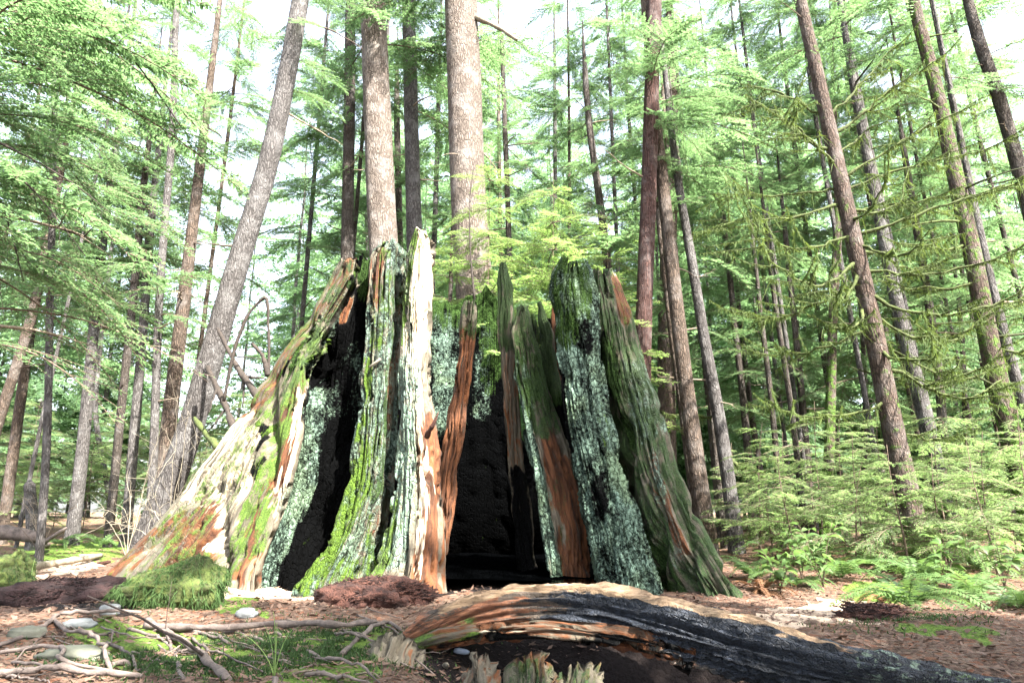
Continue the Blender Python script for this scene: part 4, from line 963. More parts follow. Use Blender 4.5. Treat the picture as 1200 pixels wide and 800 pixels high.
# bright young hemlocks in the sun just behind the stump
sapling('young_hemlock', 'bright lime young hemlock in full sun before the thick pale fir', 560, 350, 12.3, 8.0, 50, 2.3, 'L', base=(-.45, 12.7, 0), z0=.5)
sapling('young_hemlock', 'bright lime young hemlock right of the thick fir, above the splinters', 640, 350, 13.0, 7.8, 54, 2.6, 'L', base=(.85, 13.0, 0), z0=.5)
sapling('young_hemlock', 'bright lime young hemlock left of the slab tops', 690, 350, 13.0, 7.0, 44, 2.2, 'L', base=(2.0, 13.4, 0), z0=.45)
sapling('young_hemlock', 'small lime seedling tree in the gap left of the bright spire', 520, 300, 12.3, 6.4, 34, 1.6, 'L', base=(-1.25, 13.0, 0), z0=.6)
# right understorey
U = [(905, 655, 12.0, 1.4, 'low young hemlock beside the dead brown fern'), (955, 640, 12.5, 2.0, 'young hemlock under the dark green mossy trunk'), (1010, 640, 11.5, 2.1, 'young hemlock before the mossy-armed tree, left of its foot'), (1060, 650, 10.5, 1.7, 'young hemlock with broad flat sprays at the mossy-armed tree’s foot'), (1110, 650, 11.0, 2.3, 'tallest of the young hemlocks right of the mossy-armed tree'),
     (1160, 660, 10.0, 1.9, 'young hemlock right of the tallest one'), (1215, 660, 9.5, 2.2, 'young hemlock cut by the right edge'), (1140, 640, 13.5, 2.6, 'shaded young hemlock under the moss-coated trunk'), (870, 640, 14.5, 2.2, 'young hemlock by the grey trunk with the mossy crook'), (925, 640, 16.0, 2.6, 'young hemlock deep between the thin poles'), (990, 640, 15.0, 3.0, 'slim young hemlock behind the dark mossy trunk'), (1080, 640, 15.0, 3.2, 'young hemlock deep in the right grove'), (1190, 640, 14.0, 3.4, 'young hemlock deep behind the right edge trunks'), (1020, 640, 18.0, 3.4, 'far young hemlock behind the mossy-armed tree')]
U += [(1062, 650, 9.3, 1.75, 'bright young hemlock hiding the foot of the mossy-armed tree'), (1000, 650, 9.8, 1.5, 'bright low hemlock behind the glossy leafy shrubs'), (1105, 650, 9.2, 1.6, 'bright young hemlock above the dark green fern'), (1165, 650, 8.8, 1.7, 'bright young hemlock nearest the right edge ferns'), (930, 650, 11.0, 1.8, 'bright young hemlock right of the stump’s right foot'), (890, 650, 12.5, 2.4, 'young hemlock between the stump and the thin straight pole'), (1215, 650, 11.5, 3.0, 'tall young hemlock cut by the right edge, behind the others'), (965, 650, 13.8, 3.0, 'tall thin hemlock before the dark green mossy trunk'), (1045, 650, 13.0, 2.8, 'tall young hemlock left behind the mossy-armed tree'), (1130, 650, 12.3, 3.0, 'tall young hemlock before the moss-coated trunk')]
for px, py, Y, h, lb in U:
    sapling('young_hemlock', lb, px, py, Y, h, int(9 + h * 5.5), .75 + .35 * h, 'U', 'young hemlocks under the right grove', (rnd.uniform(-.2, .2), rnd.uniform(-.2, .2)), .25)
UL = [(30, 640, 19, 2.2, 'far young hemlock left of the broken snag'), (230, 640, 18, 3.0, 'young hemlock between the leaning tree and the stump flank'), (300, 640, 17, 4.2, 'tall young hemlock behind the stump flank'), (350, 640, 19, 5.0, 'tallest young hemlock left of the slim dark trunk'), (265, 640, 21, 4.0, 'pale young hemlock far behind the stump flank'), (60, 630, 24, 3.0, 'pale young hemlock far in the left clearing')]
UL += [(-20, 630, 22, 4.5, 'pale tall young hemlock at the far left edge of the clearing'), (95, 630, 23, 4.2, 'pale young hemlock behind the grey mottled trunk'), (140, 630, 26, 5.0, 'pale young hemlock between the far left poles, deep in the clearing'), (180, 630, 23, 4.4, 'pale young hemlock seen past the brown mossy trunk'), (20, 630, 28, 5.2, 'farthest young hemlock at the left of the clearing'), (225, 630, 25, 5.0, 'pale young hemlock seen between the leaning tree and the dead hoop branch')]
for px, py, Y, h, lb in UL:
    sapling('young_hemlock', lb, px, py, Y, h, int(14 + h * 8), 1.0 + .3 * h, 'U', 'young hemlocks behind the left flank', (0, 0), .3)

# ------------------------------------------------------------------ ferns and broadleaf herbs
def frond_mesh(seed, mat, L=.75, n=26, w=.12):
    r = np.random.default_rng(seed); mb = MB()
    u = np.linspace(0, 1, 16); c = np.stack([u * L * (1 - .12 * u), .03 * np.sin(u * 3 + seed), L * (.55 * u - .75 * u ** 2.2)], -1)
    mb.add(*tube(c, .004 * (1 - .8 * u) + .0006, 4), f=.4)
    LV = []; F = []
    for k in range(n):
        uu = .1 + .89 * k / n; x = uu * 15; i = min(int(x), 14); b = c[i] + (c[i + 1] - c[i]) * (x - i)
        wl_ = w * math.sin(math.pi * min(1, .12 + .88 * (1 - uu)) ** .8 * .62 + .1) * r.uniform(.85, 1.1) * (1.15 - uu * .6)
        t = c[i + 1] - c[i]; t /= np.linalg.norm(t)
        for s in (-1, 1):
            d = np.array([0, s, 0]) * .95 + t * .35 + np.array([0, 0, r.uniform(-.3, .05)])
            hw = .5 * L * .9 / n
            tip = b + d * wl_; md = b + d * wl_ * .35
            LV.append([b - t * hw * .5, md - t * hw, tip, md + t * hw]); F += [r.uniform(.2, .9)] * 4
    LV = np.array(LV).reshape(-1, 3); k = np.arange(len(LV) // 4)[:, None] * 4
    mb.add(LV, k + np.arange(4), None, 0, np.array(F))
    return mb.build('frond', [M[mat]], False)
FR = [frond_mesh(i, 'fern') for i in range(3)]; FRD = [frond_mesh(10 + i, 'fern_dead', .6, 20, .07) for i in range(2)]
def fern(label, px, py, s, n=15, dead=False, tilt=(.0, .5), group='sword ferns on the right', spread=None):
    b = G(px, py) if not isinstance(px, np.ndarray) else px
    o = thing('dead_fern' if dead else 'sword_fern', label, 'fern', b, None if dead else group)
    for k in range(n):
        az = k * 6.283 / n + rnd.uniform(-.25, .25) if spread is None else rnd.uniform(*spread)
        ob('frond', rnd.choice(FRD if dead else FR), o, (0, 0, .02), (rnd.uniform(-.3, .3), -rnd.uniform(*tilt), az), s * .82 * rnd.uniform(.75, 1.15))
fern('broad green fern spreading beside the sunlit ground patch', 1065, 712, 1.15, 18)
fern('dark green fern right of the broad spreading fern', 1140, 700, 1.1, 16)
fern('fern at the right edge of the forest floor', 1195, 715, 1.0, 14)
fern('fern behind the sunlit patch, under the young hemlocks', 985, 680, 1.1, 14)
fern('small fern nearest the dead brown fern', 930, 688, .9, 12)
fern('fern half hidden behind the broad spreading fern', 1075, 680, 1.2, 16)
fern('far fern by the right grove’s shaded trunks', 1150, 668, 1.3, 14)
fern('shaded fern at the foot of the mossy-armed tree', 1030, 668, 1.3, 14)
fern('pale fern close to the right foot of the stump', 885, 680, 1.0, 13)
fern('low fern deep between the thin poles', 955, 662, 1.2, 13)
fern('low fern at the back left beside the stump flank', 118, 640, 1.1, 12, group='ferns on the left')
fern('fern under the leaning tree', 165, 640, 1.0, 12, group='ferns on the left')
fern('fern near the fallen grey log at the far left', 70, 640, 1.2, 12, group='ferns on the left')
fern('rust-brown dead fern at the right foot of the stump', 893, 696, .95, 30, True, (-.9, .6))
fern('rust-brown dead fern under the broad green fern', 1035, 708, .8, 14, True, (.0, .5))

def herb_leaf(seed):
    r = np.random.default_rng(seed); n = 7; u = np.linspace(0, 1, n); w = .032 * np.sin(np.pi * u ** .8) ** .8
    c = np.stack([u * .13, 0 * u, .03 * np.sin(u * 2.4) - .03 * u ** 2], -1)
    V = np.concatenate([c + np.stack([0 * w, w, .25 * w], -1), c, c + np.stack([0 * w, -w, .25 * w], -1)])
    Q = [[i, i + 1, n + i + 1, n + i] for i in range(n - 1)] + [[n + i, n + i + 1, 2 * n + i + 1, 2 * n + i] for i in range(n - 1)]
    return mesh('leaf', V, np.array(Q), None, True, [M['fern']], None, None, {'v': np.full(len(V), r.uniform(.3, .9))})
HL = [herb_leaf(i) for i in range(3)]
def herb(label, px, py, h, n):
    b = G(px, py); o = thing('leafy_shrub', label, 'shrub', b, 'leafy shrubs by the forest path')
    for q in range(4):
        m = 10; u = np.linspace(0, 1, m); az = q * 1.57 + rnd.random(); sp = rnd.uniform(.1, .4) * h
        c = np.stack([np.cos(az) * sp * u ** 1.4, np.sin(az) * sp * u ** 1.4, h * u * rnd.uniform(.7, 1)], -1)
        mb = MB(); mb.add(*tube(c, .006 * (1 - .7 * u), 5)); ob('stem', mb.build('stem', [M['twig']]), o)
        for k in range(n // 4):
            i = rnd.randint(3, m - 1)
            ob('leaf', rnd.choice(HL), o, tuple(c[i]), (rnd.uniform(-.5, .5), rnd.uniform(-.2, .5), rnd.uniform(0, 6.28)), rnd.uniform(.8, 1.5))
herb('glossy leafy shrub behind the sunlit ground patch', 965, 690, .75, 44)
herb('glossy leafy shrub left of the sunlit ground patch', 940, 680, .6, 32)
herb('glossy leafy shrub right of the dead brown fern', 915, 695, .5, 28)
herb('leafy shrub behind the broad green fern', 1110, 690, .6, 32)
herb('leafy shrub at the right edge', 1178, 690, .6, 30)

# ------------------------------------------------------------------ dead branches, bare shrubs, twigs on the left
def stick(name, label, cat, pts, r0, r1, mat, n=20, sides=7, group=None, lat=.006, forks=0, seed=0):
    c = smooth_path(np.array(pts), n); u = np.linspace(0, 1, n)
    g = np.random.default_rng(seed + len(label)); c = c + np.cumsum(g.normal(0, lat * .5, (n, 3)), 0) * np.sin(np.pi * u)[:, None]
    b = c[0].copy(); mb = MB(); rr = r0 + (r1 - r0) * u
    rr = rr * (1 + .45 * (fbm(u * 14, 0, seed, len(label), 3) - .5) * 2)
    mb.add(*tube(c, rr, sides), f=np.clip(.5 + .5 * (fbm(np.repeat(u, sides).tolist() + [0, 1], 0, 0, 3)[:] - .5), 0, 1))
    for k in range(forks):
        i = g.integers(n // 4, n - 2); d = c[i + 1] - c[i]; d = d / np.linalg.norm(d) + g.normal(0, .6, 3); l = np.linalg.norm(c[-1] - c[0]) * g.uniform(.12, .3)
        uu = np.linspace(0, 1, 7)[:, None]; pp = c[i] + d * uu * l + np.cumsum(g.normal(0, .01, (7, 3)), 0)
        mb.add(*tube(pp, rr[i] * .5 * (1 - .75 * uu[:, 0]), 5))
    return tag(ob(name, mb.build(name, [M[mat]], True, b), None, tuple(b)), label, cat, group)
stick('dead_branch', 'dead branch bent into a hoop behind the stump flank', 'branch', [P(262, 470, 10.3), P(280, 395, 10.3), P(296, 362, 10.3), P(311, 348, 10.3), P(315, 380, 10.3), P(315, 440, 10.3), P(313, 470, 10.3)], .027, .024, 'branch_dark', 40, forks=3)
stick('dead_branch', 'short curved dead branch inside the hoop behind the flank', 'branch', [P(314, 440, 10.2), P(306, 415, 10.2), P(295, 402, 10.2)], .045, .02, 'branch_dark')
stick('dead_branch', 'dark dead branch running down from the leaning tree to the flank', 'branch', [P(255, 385, 11.6), P(276, 425, 11.0), P(297, 458, 10.4), P(312, 480, 10.0)], .03, .06, 'branch_dark', forks=3)
stick('dead_branch', 'dead branch slanting low from the leaning tree behind the flank', 'branch', [P(243, 430, 11.6), P(262, 475, 11.0), P(272, 500, 10.5), P(282, 525, 10.3)], .05, .05, 'branch_dark', forks=3)
stick('dead_branch', 'lowest mossy dead branch touching the flank edge', 'branch', [P(228, 490, 11.6), P(240, 508, 11.0), P(254, 524, 10.0)], .05, .05, 'branch_moss')
stick('dead_branch', 'long bare branch slanting across the upper left foliage', 'branch', [P(90, -10, 8.2), P(150, 65, 8.4), P(212, 148, 8.8)], .02, .008, 'branch_dark', forks=5)
for k, (a, b, lb) in enumerate((((-5, 165), (130, 250), 'thin bare branch drooping from the left edge, uppermost of three'), ((-5, 180), (100, 300), 'thin bare branch drooping from the left edge, middle one of three'), ((0, 235), (28, 330), 'thin bare branch hanging steeply at the left edge'))):
    stick('dead_branch', lb, 'branch', [P(a[0], a[1], 7.0), P((a[0] + b[0]) / 2, (a[1] + b[1]) / 2 - 8, 7.2), P(b[0], b[1], 7.4)], .014, .004, 'branch_dark', forks=6, seed=k)
stick('dead_branch', 'broken pale branch stub right of the thick fir’s top', 'branch', [P(558, 20, 13.8), P(585, 34, 13.7), P(606, 47, 13.6)], .07, .05, 'twig_pale')
stick('vine_stem', 'thin bare stem rising from the back rim of the stump', 'stem', [P(556, 352, 10.6), P(551, 290, 10.6), P(553, 210, 10.6), P(556, 190, 10.6)], .018, .006, 'branch_dark', forks=5)
def bare_shrub(label, px, py, Y, h, n, spread, mat='twig_pale', seed=0, group=None):
    b = P(px, py, Y); b[2] = float(gh(b[0], b[1])); o = thing('bare_shrub', label, 'shrub', b, group)
    g = np.random.default_rng(seed)
    for k in range(n):
        m = 16; az = g.uniform(0, 6.28); sp = spread * g.uniform(.3, 1.2); u = np.linspace(0, 1, m); hh = h * g.uniform(.5, 1.1)
        arch = g.uniform(0, .7)
        c = np.stack([np.cos(az) * sp * u ** 1.3, np.sin(az) * sp * u ** 1.3, hh * (u - arch * u ** 3)], -1) + np.cumsum(g.normal(0, .025, (m, 3)), 0) * u[:, None]
        mb = MB(); mb.add(*tube(c, .007 * (1 - .75 * u), 5), f=g.random())
        for s in range(6):
            i = g.integers(4, m - 1); d = g.normal(0, .6, 3) + np.array([0, 0, .2]); uu = np.linspace(0, 1, 7)[:, None]
            pp = c[i] + d * uu * hh * .2 + np.cumsum(g.normal(0, .02, (7, 3)), 0) * uu
            mb.add(*tube(pp, .0035 * (1 - .7 * uu[:, 0]), 4), f=g.random())
        ob('stem', mb.build('stem', [M[mat]]), o)
bare_shrub('leafless pale shrub tangled before the leaning tree', 195, 640, 11.0, 2.7, 14, 1.0, seed=3)
bare_shrub('leafless pale shrub at the left of the leaning tree', 150, 640, 12.0, 2.2, 10, .9, seed=4)
bare_shrub('leafless pale shrub between the leaning tree and stump flank', 250, 640, 11.4, 2.4, 9, .7, seed=5)
bare_shrub('leafless brown shrub beside the broken snag at far left', 48, 640, 13.0, 1.7, 8, .8, 'branch_dead', 6)
bare_shrub('dry twiggy bush under the young hemlocks at right', 1035, 650, 11.5, 1.3, 14, 1.0, 'twig_pale', 7)
bare_shrub('dry grey twigs under the right-hand young hemlocks', 1120, 655, 12.0, 1.3, 14, 1.2, 'twig_pale', 8)
bare_shrub('dry brown twigs between the thin right poles', 930, 655, 14.0, 1.6, 12, 1.0, 'branch_dead', 9)

# ------------------------------------------------------------------ foreground: roots, moss, stones, rotten wood
def root(label, pp, r0, r1, seed=0, up=.01, mat='root', name='root', forks=0, cat='root'):
    r0, r1 = r0 * .68, r1 * .68
    pts = [G(x, y, up + (r0 * .25) + rnd.uniform(-.006, .008)) for x, y in pp]
    return stick(name, label, cat, pts, r0, r1, mat, max(16, 7 * len(pp)), 9, 'bare roots in the lower left foreground' if cat == 'root' else None, .012, forks, seed)
root('long level root running right from the stones to the log’s end', [(170, 738), (250, 742), (320, 740), (390, 744), (440, 733)], .035, .028, 1)
root('root arching across the left foreground towards the white stone', [(-20, 765), (40, 745), (70, 728), (120, 727), (165, 722)], .022, .018, 2)
root('curved root dropping from the arch to the lower left', [(62, 728), (80, 748), (105, 760), (122, 778), (130, 790)], .022, .016, 3)
root('root along the bottom left edge, upper of two', [(-20, 770), (35, 768), (60, 775), (75, 788), (150, 792)], .02, .015, 4)
root('root along the bottom left edge, lowest', [(-20, 794), (60, 796), (110, 798), (165, 797)], .026, .02, 5)
root('forking root from the moss clump down to the bottom edge', [(172, 728), (200, 745), (225, 765), (250, 785), (268, 800)], .026, .03, 6, forks=3)
root('short root branching down left of the forking root', [(195, 742), (198, 765), (205, 780), (216, 800)], .018, .015, 7)
root('thin root fan right of the forking root', [(225, 752), (255, 768), (285, 780), (310, 790)], .013, .007, 8, forks=4)
root('thin root below the pale slab stone', [(125, 755), (142, 768), (160, 790)], .016, .012, 9)
root('thin root crossing the moss in the left foreground', [(118, 738), (150, 752), (200, 752)], .010, .006, 10, forks=2)
root('pale root rising to the left foot of the log', [(400, 770), (430, 745), (452, 735), (470, 742)], .026, .016, 12)
root('slender root beside the log’s left tip', [(418, 722), (450, 735), (478, 748), (492, 760)], .012, .008, 13)
for k in range(22):
    x, y = rnd.uniform(-10, 440), rnd.uniform(738, 796); a = rnd.uniform(.15, 1.1); l = rnd.uniform(35, 95)
    pp = [(x + l * q + rnd.uniform(-6, 6), y + (l * q * math.sin(a) * .55) + rnd.uniform(-3, 3)) for q in (0, .3, .6, 1)]
    root('thin bare root threading through the moss between the larger roots', pp, rnd.uniform(.010, .022), .006, 40 + k, rnd.choice((0, .008)), forks=rnd.randint(0, 3))
for k in range(26):
    x, y = rnd.uniform(0, 470), rnd.uniform(705, 798)
    a = rnd.uniform(-.5, .5); l = rnd.uniform(15, 45)
    pts = [G(x, y, .012), G(x + l * .5, y + l * .5 * math.sin(a) + rnd.uniform(-3, 3), .018), G(x + l, y + l * math.sin(a), .012)]
    stick('fallen_twig', 'small dry twig lying among the litter of the left foreground', 'twig', pts, .006, .003, rnd.choice(['branch_dead', 'root']), 9, 5, 'dry twigs scattered in the left foreground', .004, 1, k)

def blob(name, label, cat, c, rx, ry, rz, mat, seed, rough=.25, sub=36, rot=0, box=.0, group=None, extra=None):
    """an irregular lump, resting on the ground at c"""
    n, m = sub, sub
    th = np.linspace(0, 2 * math.pi, m, endpoint=False)[None]; ph = np.linspace(-math.pi / 2, math.pi / 2, n)[:, None]
    d = np.stack(np.broadcast_arrays(np.cos(ph) * np.cos(th), np.cos(ph) * np.sin(th), np.sin(ph)), -1)
    e = 1 - box * .45
    q = np.sign(d) * np.abs(d) ** e
    k = 1 + rough * (fbm(d[..., 0] * 1.8 + seed, d[..., 1] * 1.8, d[..., 2] * 1.8, seed, 4) - .5) * 2 + rough * .35 * (fbm(d[..., 0] * 6, d[..., 1] * 6 + seed, d[..., 2] * 6, seed + 1, 3) - .5) * 2
    V = q * k[..., None] * np.array([rx, ry, rz]); a = rot
    if extra: V[..., 2] *= (1 + extra * V[..., 0] / rx) * (1 - .25 * sstep(.4, 1, np.abs(V[..., 0] / rx)))
    V = np.stack([V[..., 0] * math.cos(a) - V[..., 1] * math.sin(a), V[..., 0] * math.sin(a) + V[..., 1] * math.cos(a), V[..., 2]], -1).reshape(-1, 3)
    i = np.arange(n - 1)[:, None] * m; j = np.arange(m)[None]; kq = (j + 1) % m
    Q = np.stack([i + j, i + kq, i + m + kq, i + m + j], -1).reshape(-1, 4)
    me = mesh(name, V, Q, None, True, [M[mat]], None, None, {'v': fbm(V[:, 0] * 9, V[:, 1] * 9, V[:, 2] * 9, seed)})
    return tag(ob(name, me, None, tuple(c)), label, cat, group), V, me
def fuzz(V, n, ln, w, seed, up=.3, down=-.5):
    g = np.random.default_rng(seed); i = g.integers(0, len(V), n); p = V[i] + g.normal(0, .008, (n, 3))
    nr = p / (np.linalg.norm(p, axis=1)[:, None] + 1e-6)
    d = nr * up + np.array([0, 0, down]) + g.normal(0, .3, (n, 3)); l = ln * g.uniform(.4, 1.4, n)[:, None]
    sd = np.cross(d, g.normal(0, 1, (n, 3))); sd /= np.linalg.norm(sd, axis=1)[:, None] + 1e-6
    T = np.stack([p - sd * w, p + sd * w, p + d * l], 1).reshape(-1, 3)
    return mesh('moss', T, None, np.arange(len(T)).reshape(-1, 3), False, [M['moss']], None, None, {'v': np.repeat(g.random(n), 3)})
# moss-covered chunk
def moss_chunk(label, px, py, Y, rx, ry, rz, seed, lift, nf=9000, rot=0):
    c = P(px, py, Y); c[2] = float(gh(c[0], c[1])) + lift * .8
    t = thing('mossy_chunk', label, 'mossy wood', c)
    o, V, me = blob('wood_core', None, None, (0, 0, 0), rx, ry, rz, 'branch_moss', seed, .6, 48, rot, .0, None, .55); o.parent = t
    f = ob('moss', fuzz(V, nf, .075, .0032, seed, .25, -.75), t); f['kind'] = 'stuff'
moss_chunk('shaggy green moss-covered wood chunk before the stump’s left foot', 200, 704, 5.75, .40, .25, .21, 61, .13, 15000, -.05)
moss_chunk('small mossy mound at the far left edge', 8, 668, 6.6, .22, .3, .16, 62, .1, 5000)
moss_chunk('yellow-green mossy stone at the far left', 18, 640, 8.8, .25, .3, .2, 63, .1, 4000)
c = G(440, 705); 
def heap(name, label, px, py, rx, ry, h, mat, seed, n=170):
    c = G(px, py); c[2] -= .03
    t = thing(name, label, 'rotten wood', c)
    o, V, me = blob('mound', None, None, (0, 0, 0), rx, ry, h, mat, seed, .4, 56, 0, .0); o.parent = t
    g = np.random.default_rng(seed); mb = MB()
    for k in range(n):
        a, q = g.uniform(0, 6.28), math.sqrt(g.random()) * .95
        p = np.array([math.cos(a) * q * rx, math.sin(a) * q * ry, h * math.sqrt(max(0, 1 - q * q)) * .9 + .01]); d = g.normal(0, 1, 3) * (1, 1, .14); d /= np.linalg.norm(d); l = g.uniform(.04, .20)
        uu = np.linspace(-.5, .5, 4)[:, None]; mb.add(*tube(p + d * uu * l + np.array([0, 0, .02]) * uu ** 2, g.uniform(.003, .010) * np.array([.4, 1, .9, .3]), 4), f=g.random())
    s = ob('wood_fibres', mb.build('wood_fibres', [M[mat]]), t); s['kind'] = 'stuff'
heap('wood_heap', 'heap of red-brown rotten wood fibres before the orange foot of the spire', 442, 706, .56, .36, .25, 'mulch_red', 71, 2200)
heap('wood_heap', 'pile of dark purple-brown rotten wood left of the mossy chunk', 82, 702, .66, .36, .20, 'mulch_dark', 72, 1600)
heap('wood_heap', 'crumbling red rotten wood under the broad green fern', 1025, 722, .3, .22, .12, 'mulch_red', 73, 120)
for lb, px, py, rx, ry, rz, mat, sd in (('white stone below the mossy chunk', 128, 719, .075, .05, .045, 'stone', 81), ('small white stone right of the mossy chunk', 289, 721, .07, .05, .035, 'stone', 82), ('bluish white angular stone between the roots', 92, 735, .10, .06, .035, 'stone', 83), ('large pale slab stone half sunk at the lower left', 85, 774, .20, .12, .05, 'stone_green', 84), ('yellowish slab stone at the left edge among roots', 32, 745, .12, .06, .04, 'stone_green', 85), ('pale stone at the left foot of the spire', 400, 688, .09, .06, .05, 'stone', 86)):
    c = G(px, py); blob('stone', lb, 'stone', c + np.array([0, 0, rz * .45]), rx, ry, rz, mat, sd, .35, 22, rnd.uniform(-.4, .4), .5, 'pale stones in the left foreground')

# bark slabs and chips at the bottom edge
def slab(name, label, base_pts, top_pts, Y, th, spec, seed, cat='wood chunk'):
    """upright weathered wood piece: photo outline bottom/top edges"""
    ns, nt = 28, 36
    s = np.linspace(0, 1, ns); t = np.linspace(0, 1, nt)[:, None]
    bx = np.interp(s, np.linspace(0, 1, len(base_pts)), [p[0] for p in base_pts]); by = np.interp(s, np.linspace(0, 1, len(base_pts)), [p[1] for p in base_pts])
    tx = np.interp(s, np.linspace(0, 1, len(top_pts)), [p[0] for p in top_pts]); ty = np.interp(s, np.linspace(0, 1, len(top_pts)), [p[1] for p in top_pts])
    ty = ty + (fbm(s * 6, 0, seed, seed) - .5) * 10 + (vn(s * 24, 0, seed, 3) - .5) * 4
    px = bx * (1 - t) + tx * t + (fbm(s[None] * 2, t * 3, seed, 2) - .5) * 10; py = by * (1 - t) + ty * t
    F = P(px, py, Y + .30 * t - .06 * np.sin(np.pi * s) + 0 * px); B = F.copy(); B[..., 1] += th
    o = thing(name, label, cat, F[0, ns // 2], 'weathered wood pieces at the bottom edge')
    finish_grid('wood', np.concatenate([F, B[:, ::-1]], 1), o, spec, seed, .02, .01, 0, (), 40)
slab('wood_chunk', 'broad curved grey wood chunk below the log’s left end', [(395, 830), (440, 835), (500, 830)], [(420, 775), (455, 745), (478, 752), (490, 775)], 3.75, .12, [('pale', .18, None, 0), ('moss', .35, [(430, 770), (470, 800)], 14), ('rust', .4, [(470, 760), (490, 800)], 10)], 91)
slab('wood_chunk', 'small grey-brown wood chunk left of the blue chip', [(540, 835), (590, 835)], [(549, 792), (556, 774), (570, 778), (586, 799)], 3.7, .07, [('rust', .45, None, 0), ('pale', .3, [(565, 770), (570, 800)], 8)], 92)
slab('wood_chunk', 'rust-streaked upright wood chunk at the bottom centre', [(585, 835), (650, 835)], [(592, 784), (606, 774), (620, 771), (637, 763), (644, 790)], 3.7, .09, [('char', .35, None, 0), ('rust', .6, [(600, 770), (630, 775)], 20), ('pale', .5, [(612, 790), (622, 815)], 10), ('dmoss', .45, None, 0)], 93)
slab('wood_chunk', 'low mossy wood chunk right of the rust-streaked one', [(640, 835), (715, 835)], [(652, 801), (670, 793), (692, 781), (698, 798)], 3.7, .09, [('rust', .45, None, 0), ('dmoss', .45, None, 0)], 94)
def chip(label, px, py, a, l, w, mat):
    c = G(px, py, .02); d = np.array([math.cos(a), -math.sin(a) * .7, math.sin(a) * .35])
    V, Q, T = tube(np.array([c - d * l, c - d * l * .5, c + d * l * .5, c + d * l]), np.array([w * .6, w, w * .9, w * .5]), 6, .4); mb = MB(); mb.add(V, Q, T)
    tag(ob('wood_chip', mb.build('wood_chip', [M[mat]], False, c), None, tuple(c)), label, 'wood chip', 'loose wood chips')
chip('bluish flat wood chip by the small wood chunk', 541, 768, -.6, .055, .022, 'chip_blue'); chip('pale splinter on the ground left of the bluish chip', 522, 785, 1.3, .06, .02, 'twig_pale'); chip('long reddish wood sliver below the stump flank', 118, 662, .5, .22, .035, 'mulch_red')
tag(stick('grey_log', 'weathered grey fallen log lying at the far left', 'log', [P(-30, 622, 13), P(10, 624, 13), P(48, 630, 13)], .13, .10, 'root', 16, 12), None)
stick('fallen_branch', 'grey broken branch leaning over the far left log', 'branch', [G(55, 645, .1), P(62, 628, 12.5), P(78, 618, 12.5)], .06, .03, 'root')
stick('wood_plank', 'pale fallen stem lying left of the stump flank', 'log', [G(20, 672, .05), G(70, 664, .07), G(118, 655, .05)], .06, .04, 'twig_pale', 16, 8)
stick('pointed_splinter', 'orange splinter sticking out of the bright spire’s right side', 'splinter', [P(500, 512, 7.35), P(506, 500, 7.25), P(514, 482, 7.2)], .035, .004, 'mulch_red', 8, 6)
stick('pale_splinter', 'small pale splinter stuck to the lichened buttress', 'splinter', [P(433, 430, 8.0), P(439, 426, 7.95), P(446, 420, 7.95)], .012, .02, 'twig_pale', 6, 5)
def grass_plant(label, px, py, h, n, seed):
    c = G(px, py); o = thing('grass_stem', label, 'plant', c, 'slender grass stems in the foreground'); g = np.random.default_rng(seed)
    for k in range(n):
        u = np.linspace(0, 1, 8); a = g.uniform(0, 6.28); s = g.uniform(.05, .5) * h
        p = np.stack([np.cos(a) * s * u ** 1.5, .3 * np.sin(a) * s * u ** 1.5, h * g.uniform(.6, 1) * (u - .25 * u ** 3)], -1)
        mb = MB(); mb.add(*tube(p, .0035 * (1 - .8 * u) + .0005, 4), f=g.random()); ob('blade', mb.build('blade', [M['blade']]), o)
grass_plant('slender pale grass stem in the left foreground', 321, 796, .42, 6, 1)
grass_plant('thin green grass stem by the dark rotten wood', 32, 700, .5, 3, 2)

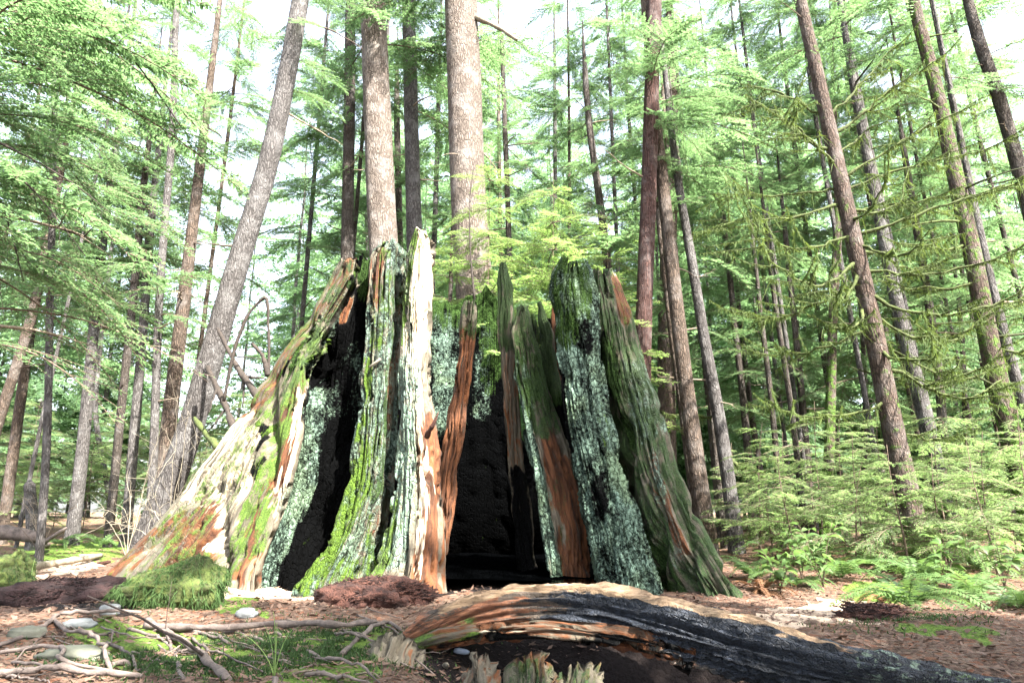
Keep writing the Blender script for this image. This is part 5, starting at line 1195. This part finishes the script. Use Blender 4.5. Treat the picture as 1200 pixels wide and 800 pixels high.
# loose litter on the ground: needles, bark flakes, dead leaves
def litter():
    g = np.random.default_rng(5); n = 52000
    r = 2.6 + 12 * g.random(n) ** 1.7; px = g.uniform(-60, 1260, n); x = (px - 600) / FPX * r * 1.02; y = r
    z = gh(x, y) + .006
    a = g.uniform(0, 6.28, n); big = g.random(n) ** 3
    l = (.008 + .026 * big) * (1 + .05 * r); w = l * g.uniform(.12, .55, n)
    d = np.stack([np.cos(a), np.sin(a), g.normal(0, .25, n)], -1); s = np.stack([-np.sin(a), np.cos(a), g.normal(0, .3, n)], -1)
    p = np.stack([x, y, z + l * .15], -1)
    V = np.stack([p - d * l[:, None], p - s * w[:, None], p + d * l[:, None], p + s * w[:, None]], 1).reshape(-1, 3)
    inside = ((x - STUMP_C[0]) / 2.6) ** 2 + ((y - STUMP_C[1]) / 2.2) ** 2 < 1
    inside |= ((x - .75) / 1.0) ** 2 + ((y - 4.15) / .55) ** 2 < 1
    keep = np.repeat(~inside, 4); V = V[keep]; v = np.repeat(g.random(n), 4)[keep]
    o = ob('leaf_litter', mesh('leaf_litter', V, np.arange(len(V)).reshape(-1, 4), None, False, [M['litter']], None, None, {'v': v}))
    tag(o, 'brown needles, bark flakes and dead leaves strewn over the forest floor', 'leaf litter', None, 'stuff')
litter()
def ground_moss():
    g = np.random.default_rng(9); px = np.concatenate([g.normal(250, 110, 9000), g.normal(400, 40, 3000), g.normal(1070, 60, 1500)]); py = np.concatenate([g.normal(768, 14, 9000), g.normal(762, 14, 3000), g.normal(728, 8, 1500)])
    a = (px - 600) / FPX; b = -(py - 400) / FPX; dz = SP + b * CP; ok = dz < -.06; a, b, dz = a[ok], b[ok], dz[ok]
    t = (0.0 - CAMH) / dz; x, y = a * t, (CP - b * SP) * t
    ok = fbm(x * 3.2, y * 3.2, 0, 77, 3) > .48; x, y = x[ok], y[ok]; n = len(x)
    p = np.stack([x, y, gh(x, y)], -1); d = np.stack([g.normal(0, .5, n), g.normal(0, .5, n), np.ones(n)], -1); sd = g.normal(0, 1, (n, 3)); sd[:, 2] = 0; sd /= np.linalg.norm(sd, axis=1)[:, None]
    V = np.stack([p - sd * .006, p + sd * .006, p + d * g.uniform(.012, .035, n)[:, None]], 1).reshape(-1, 3)
    tag(ob('ground_moss', mesh('ground_moss', V, None, np.arange(len(V)).reshape(-1, 3), False, [M['moss']], None, None, {'v': np.repeat(g.random(n), 3)})), 'bright green moss carpeting the soil between the foreground roots', 'moss', None, 'stuff')
ground_moss()
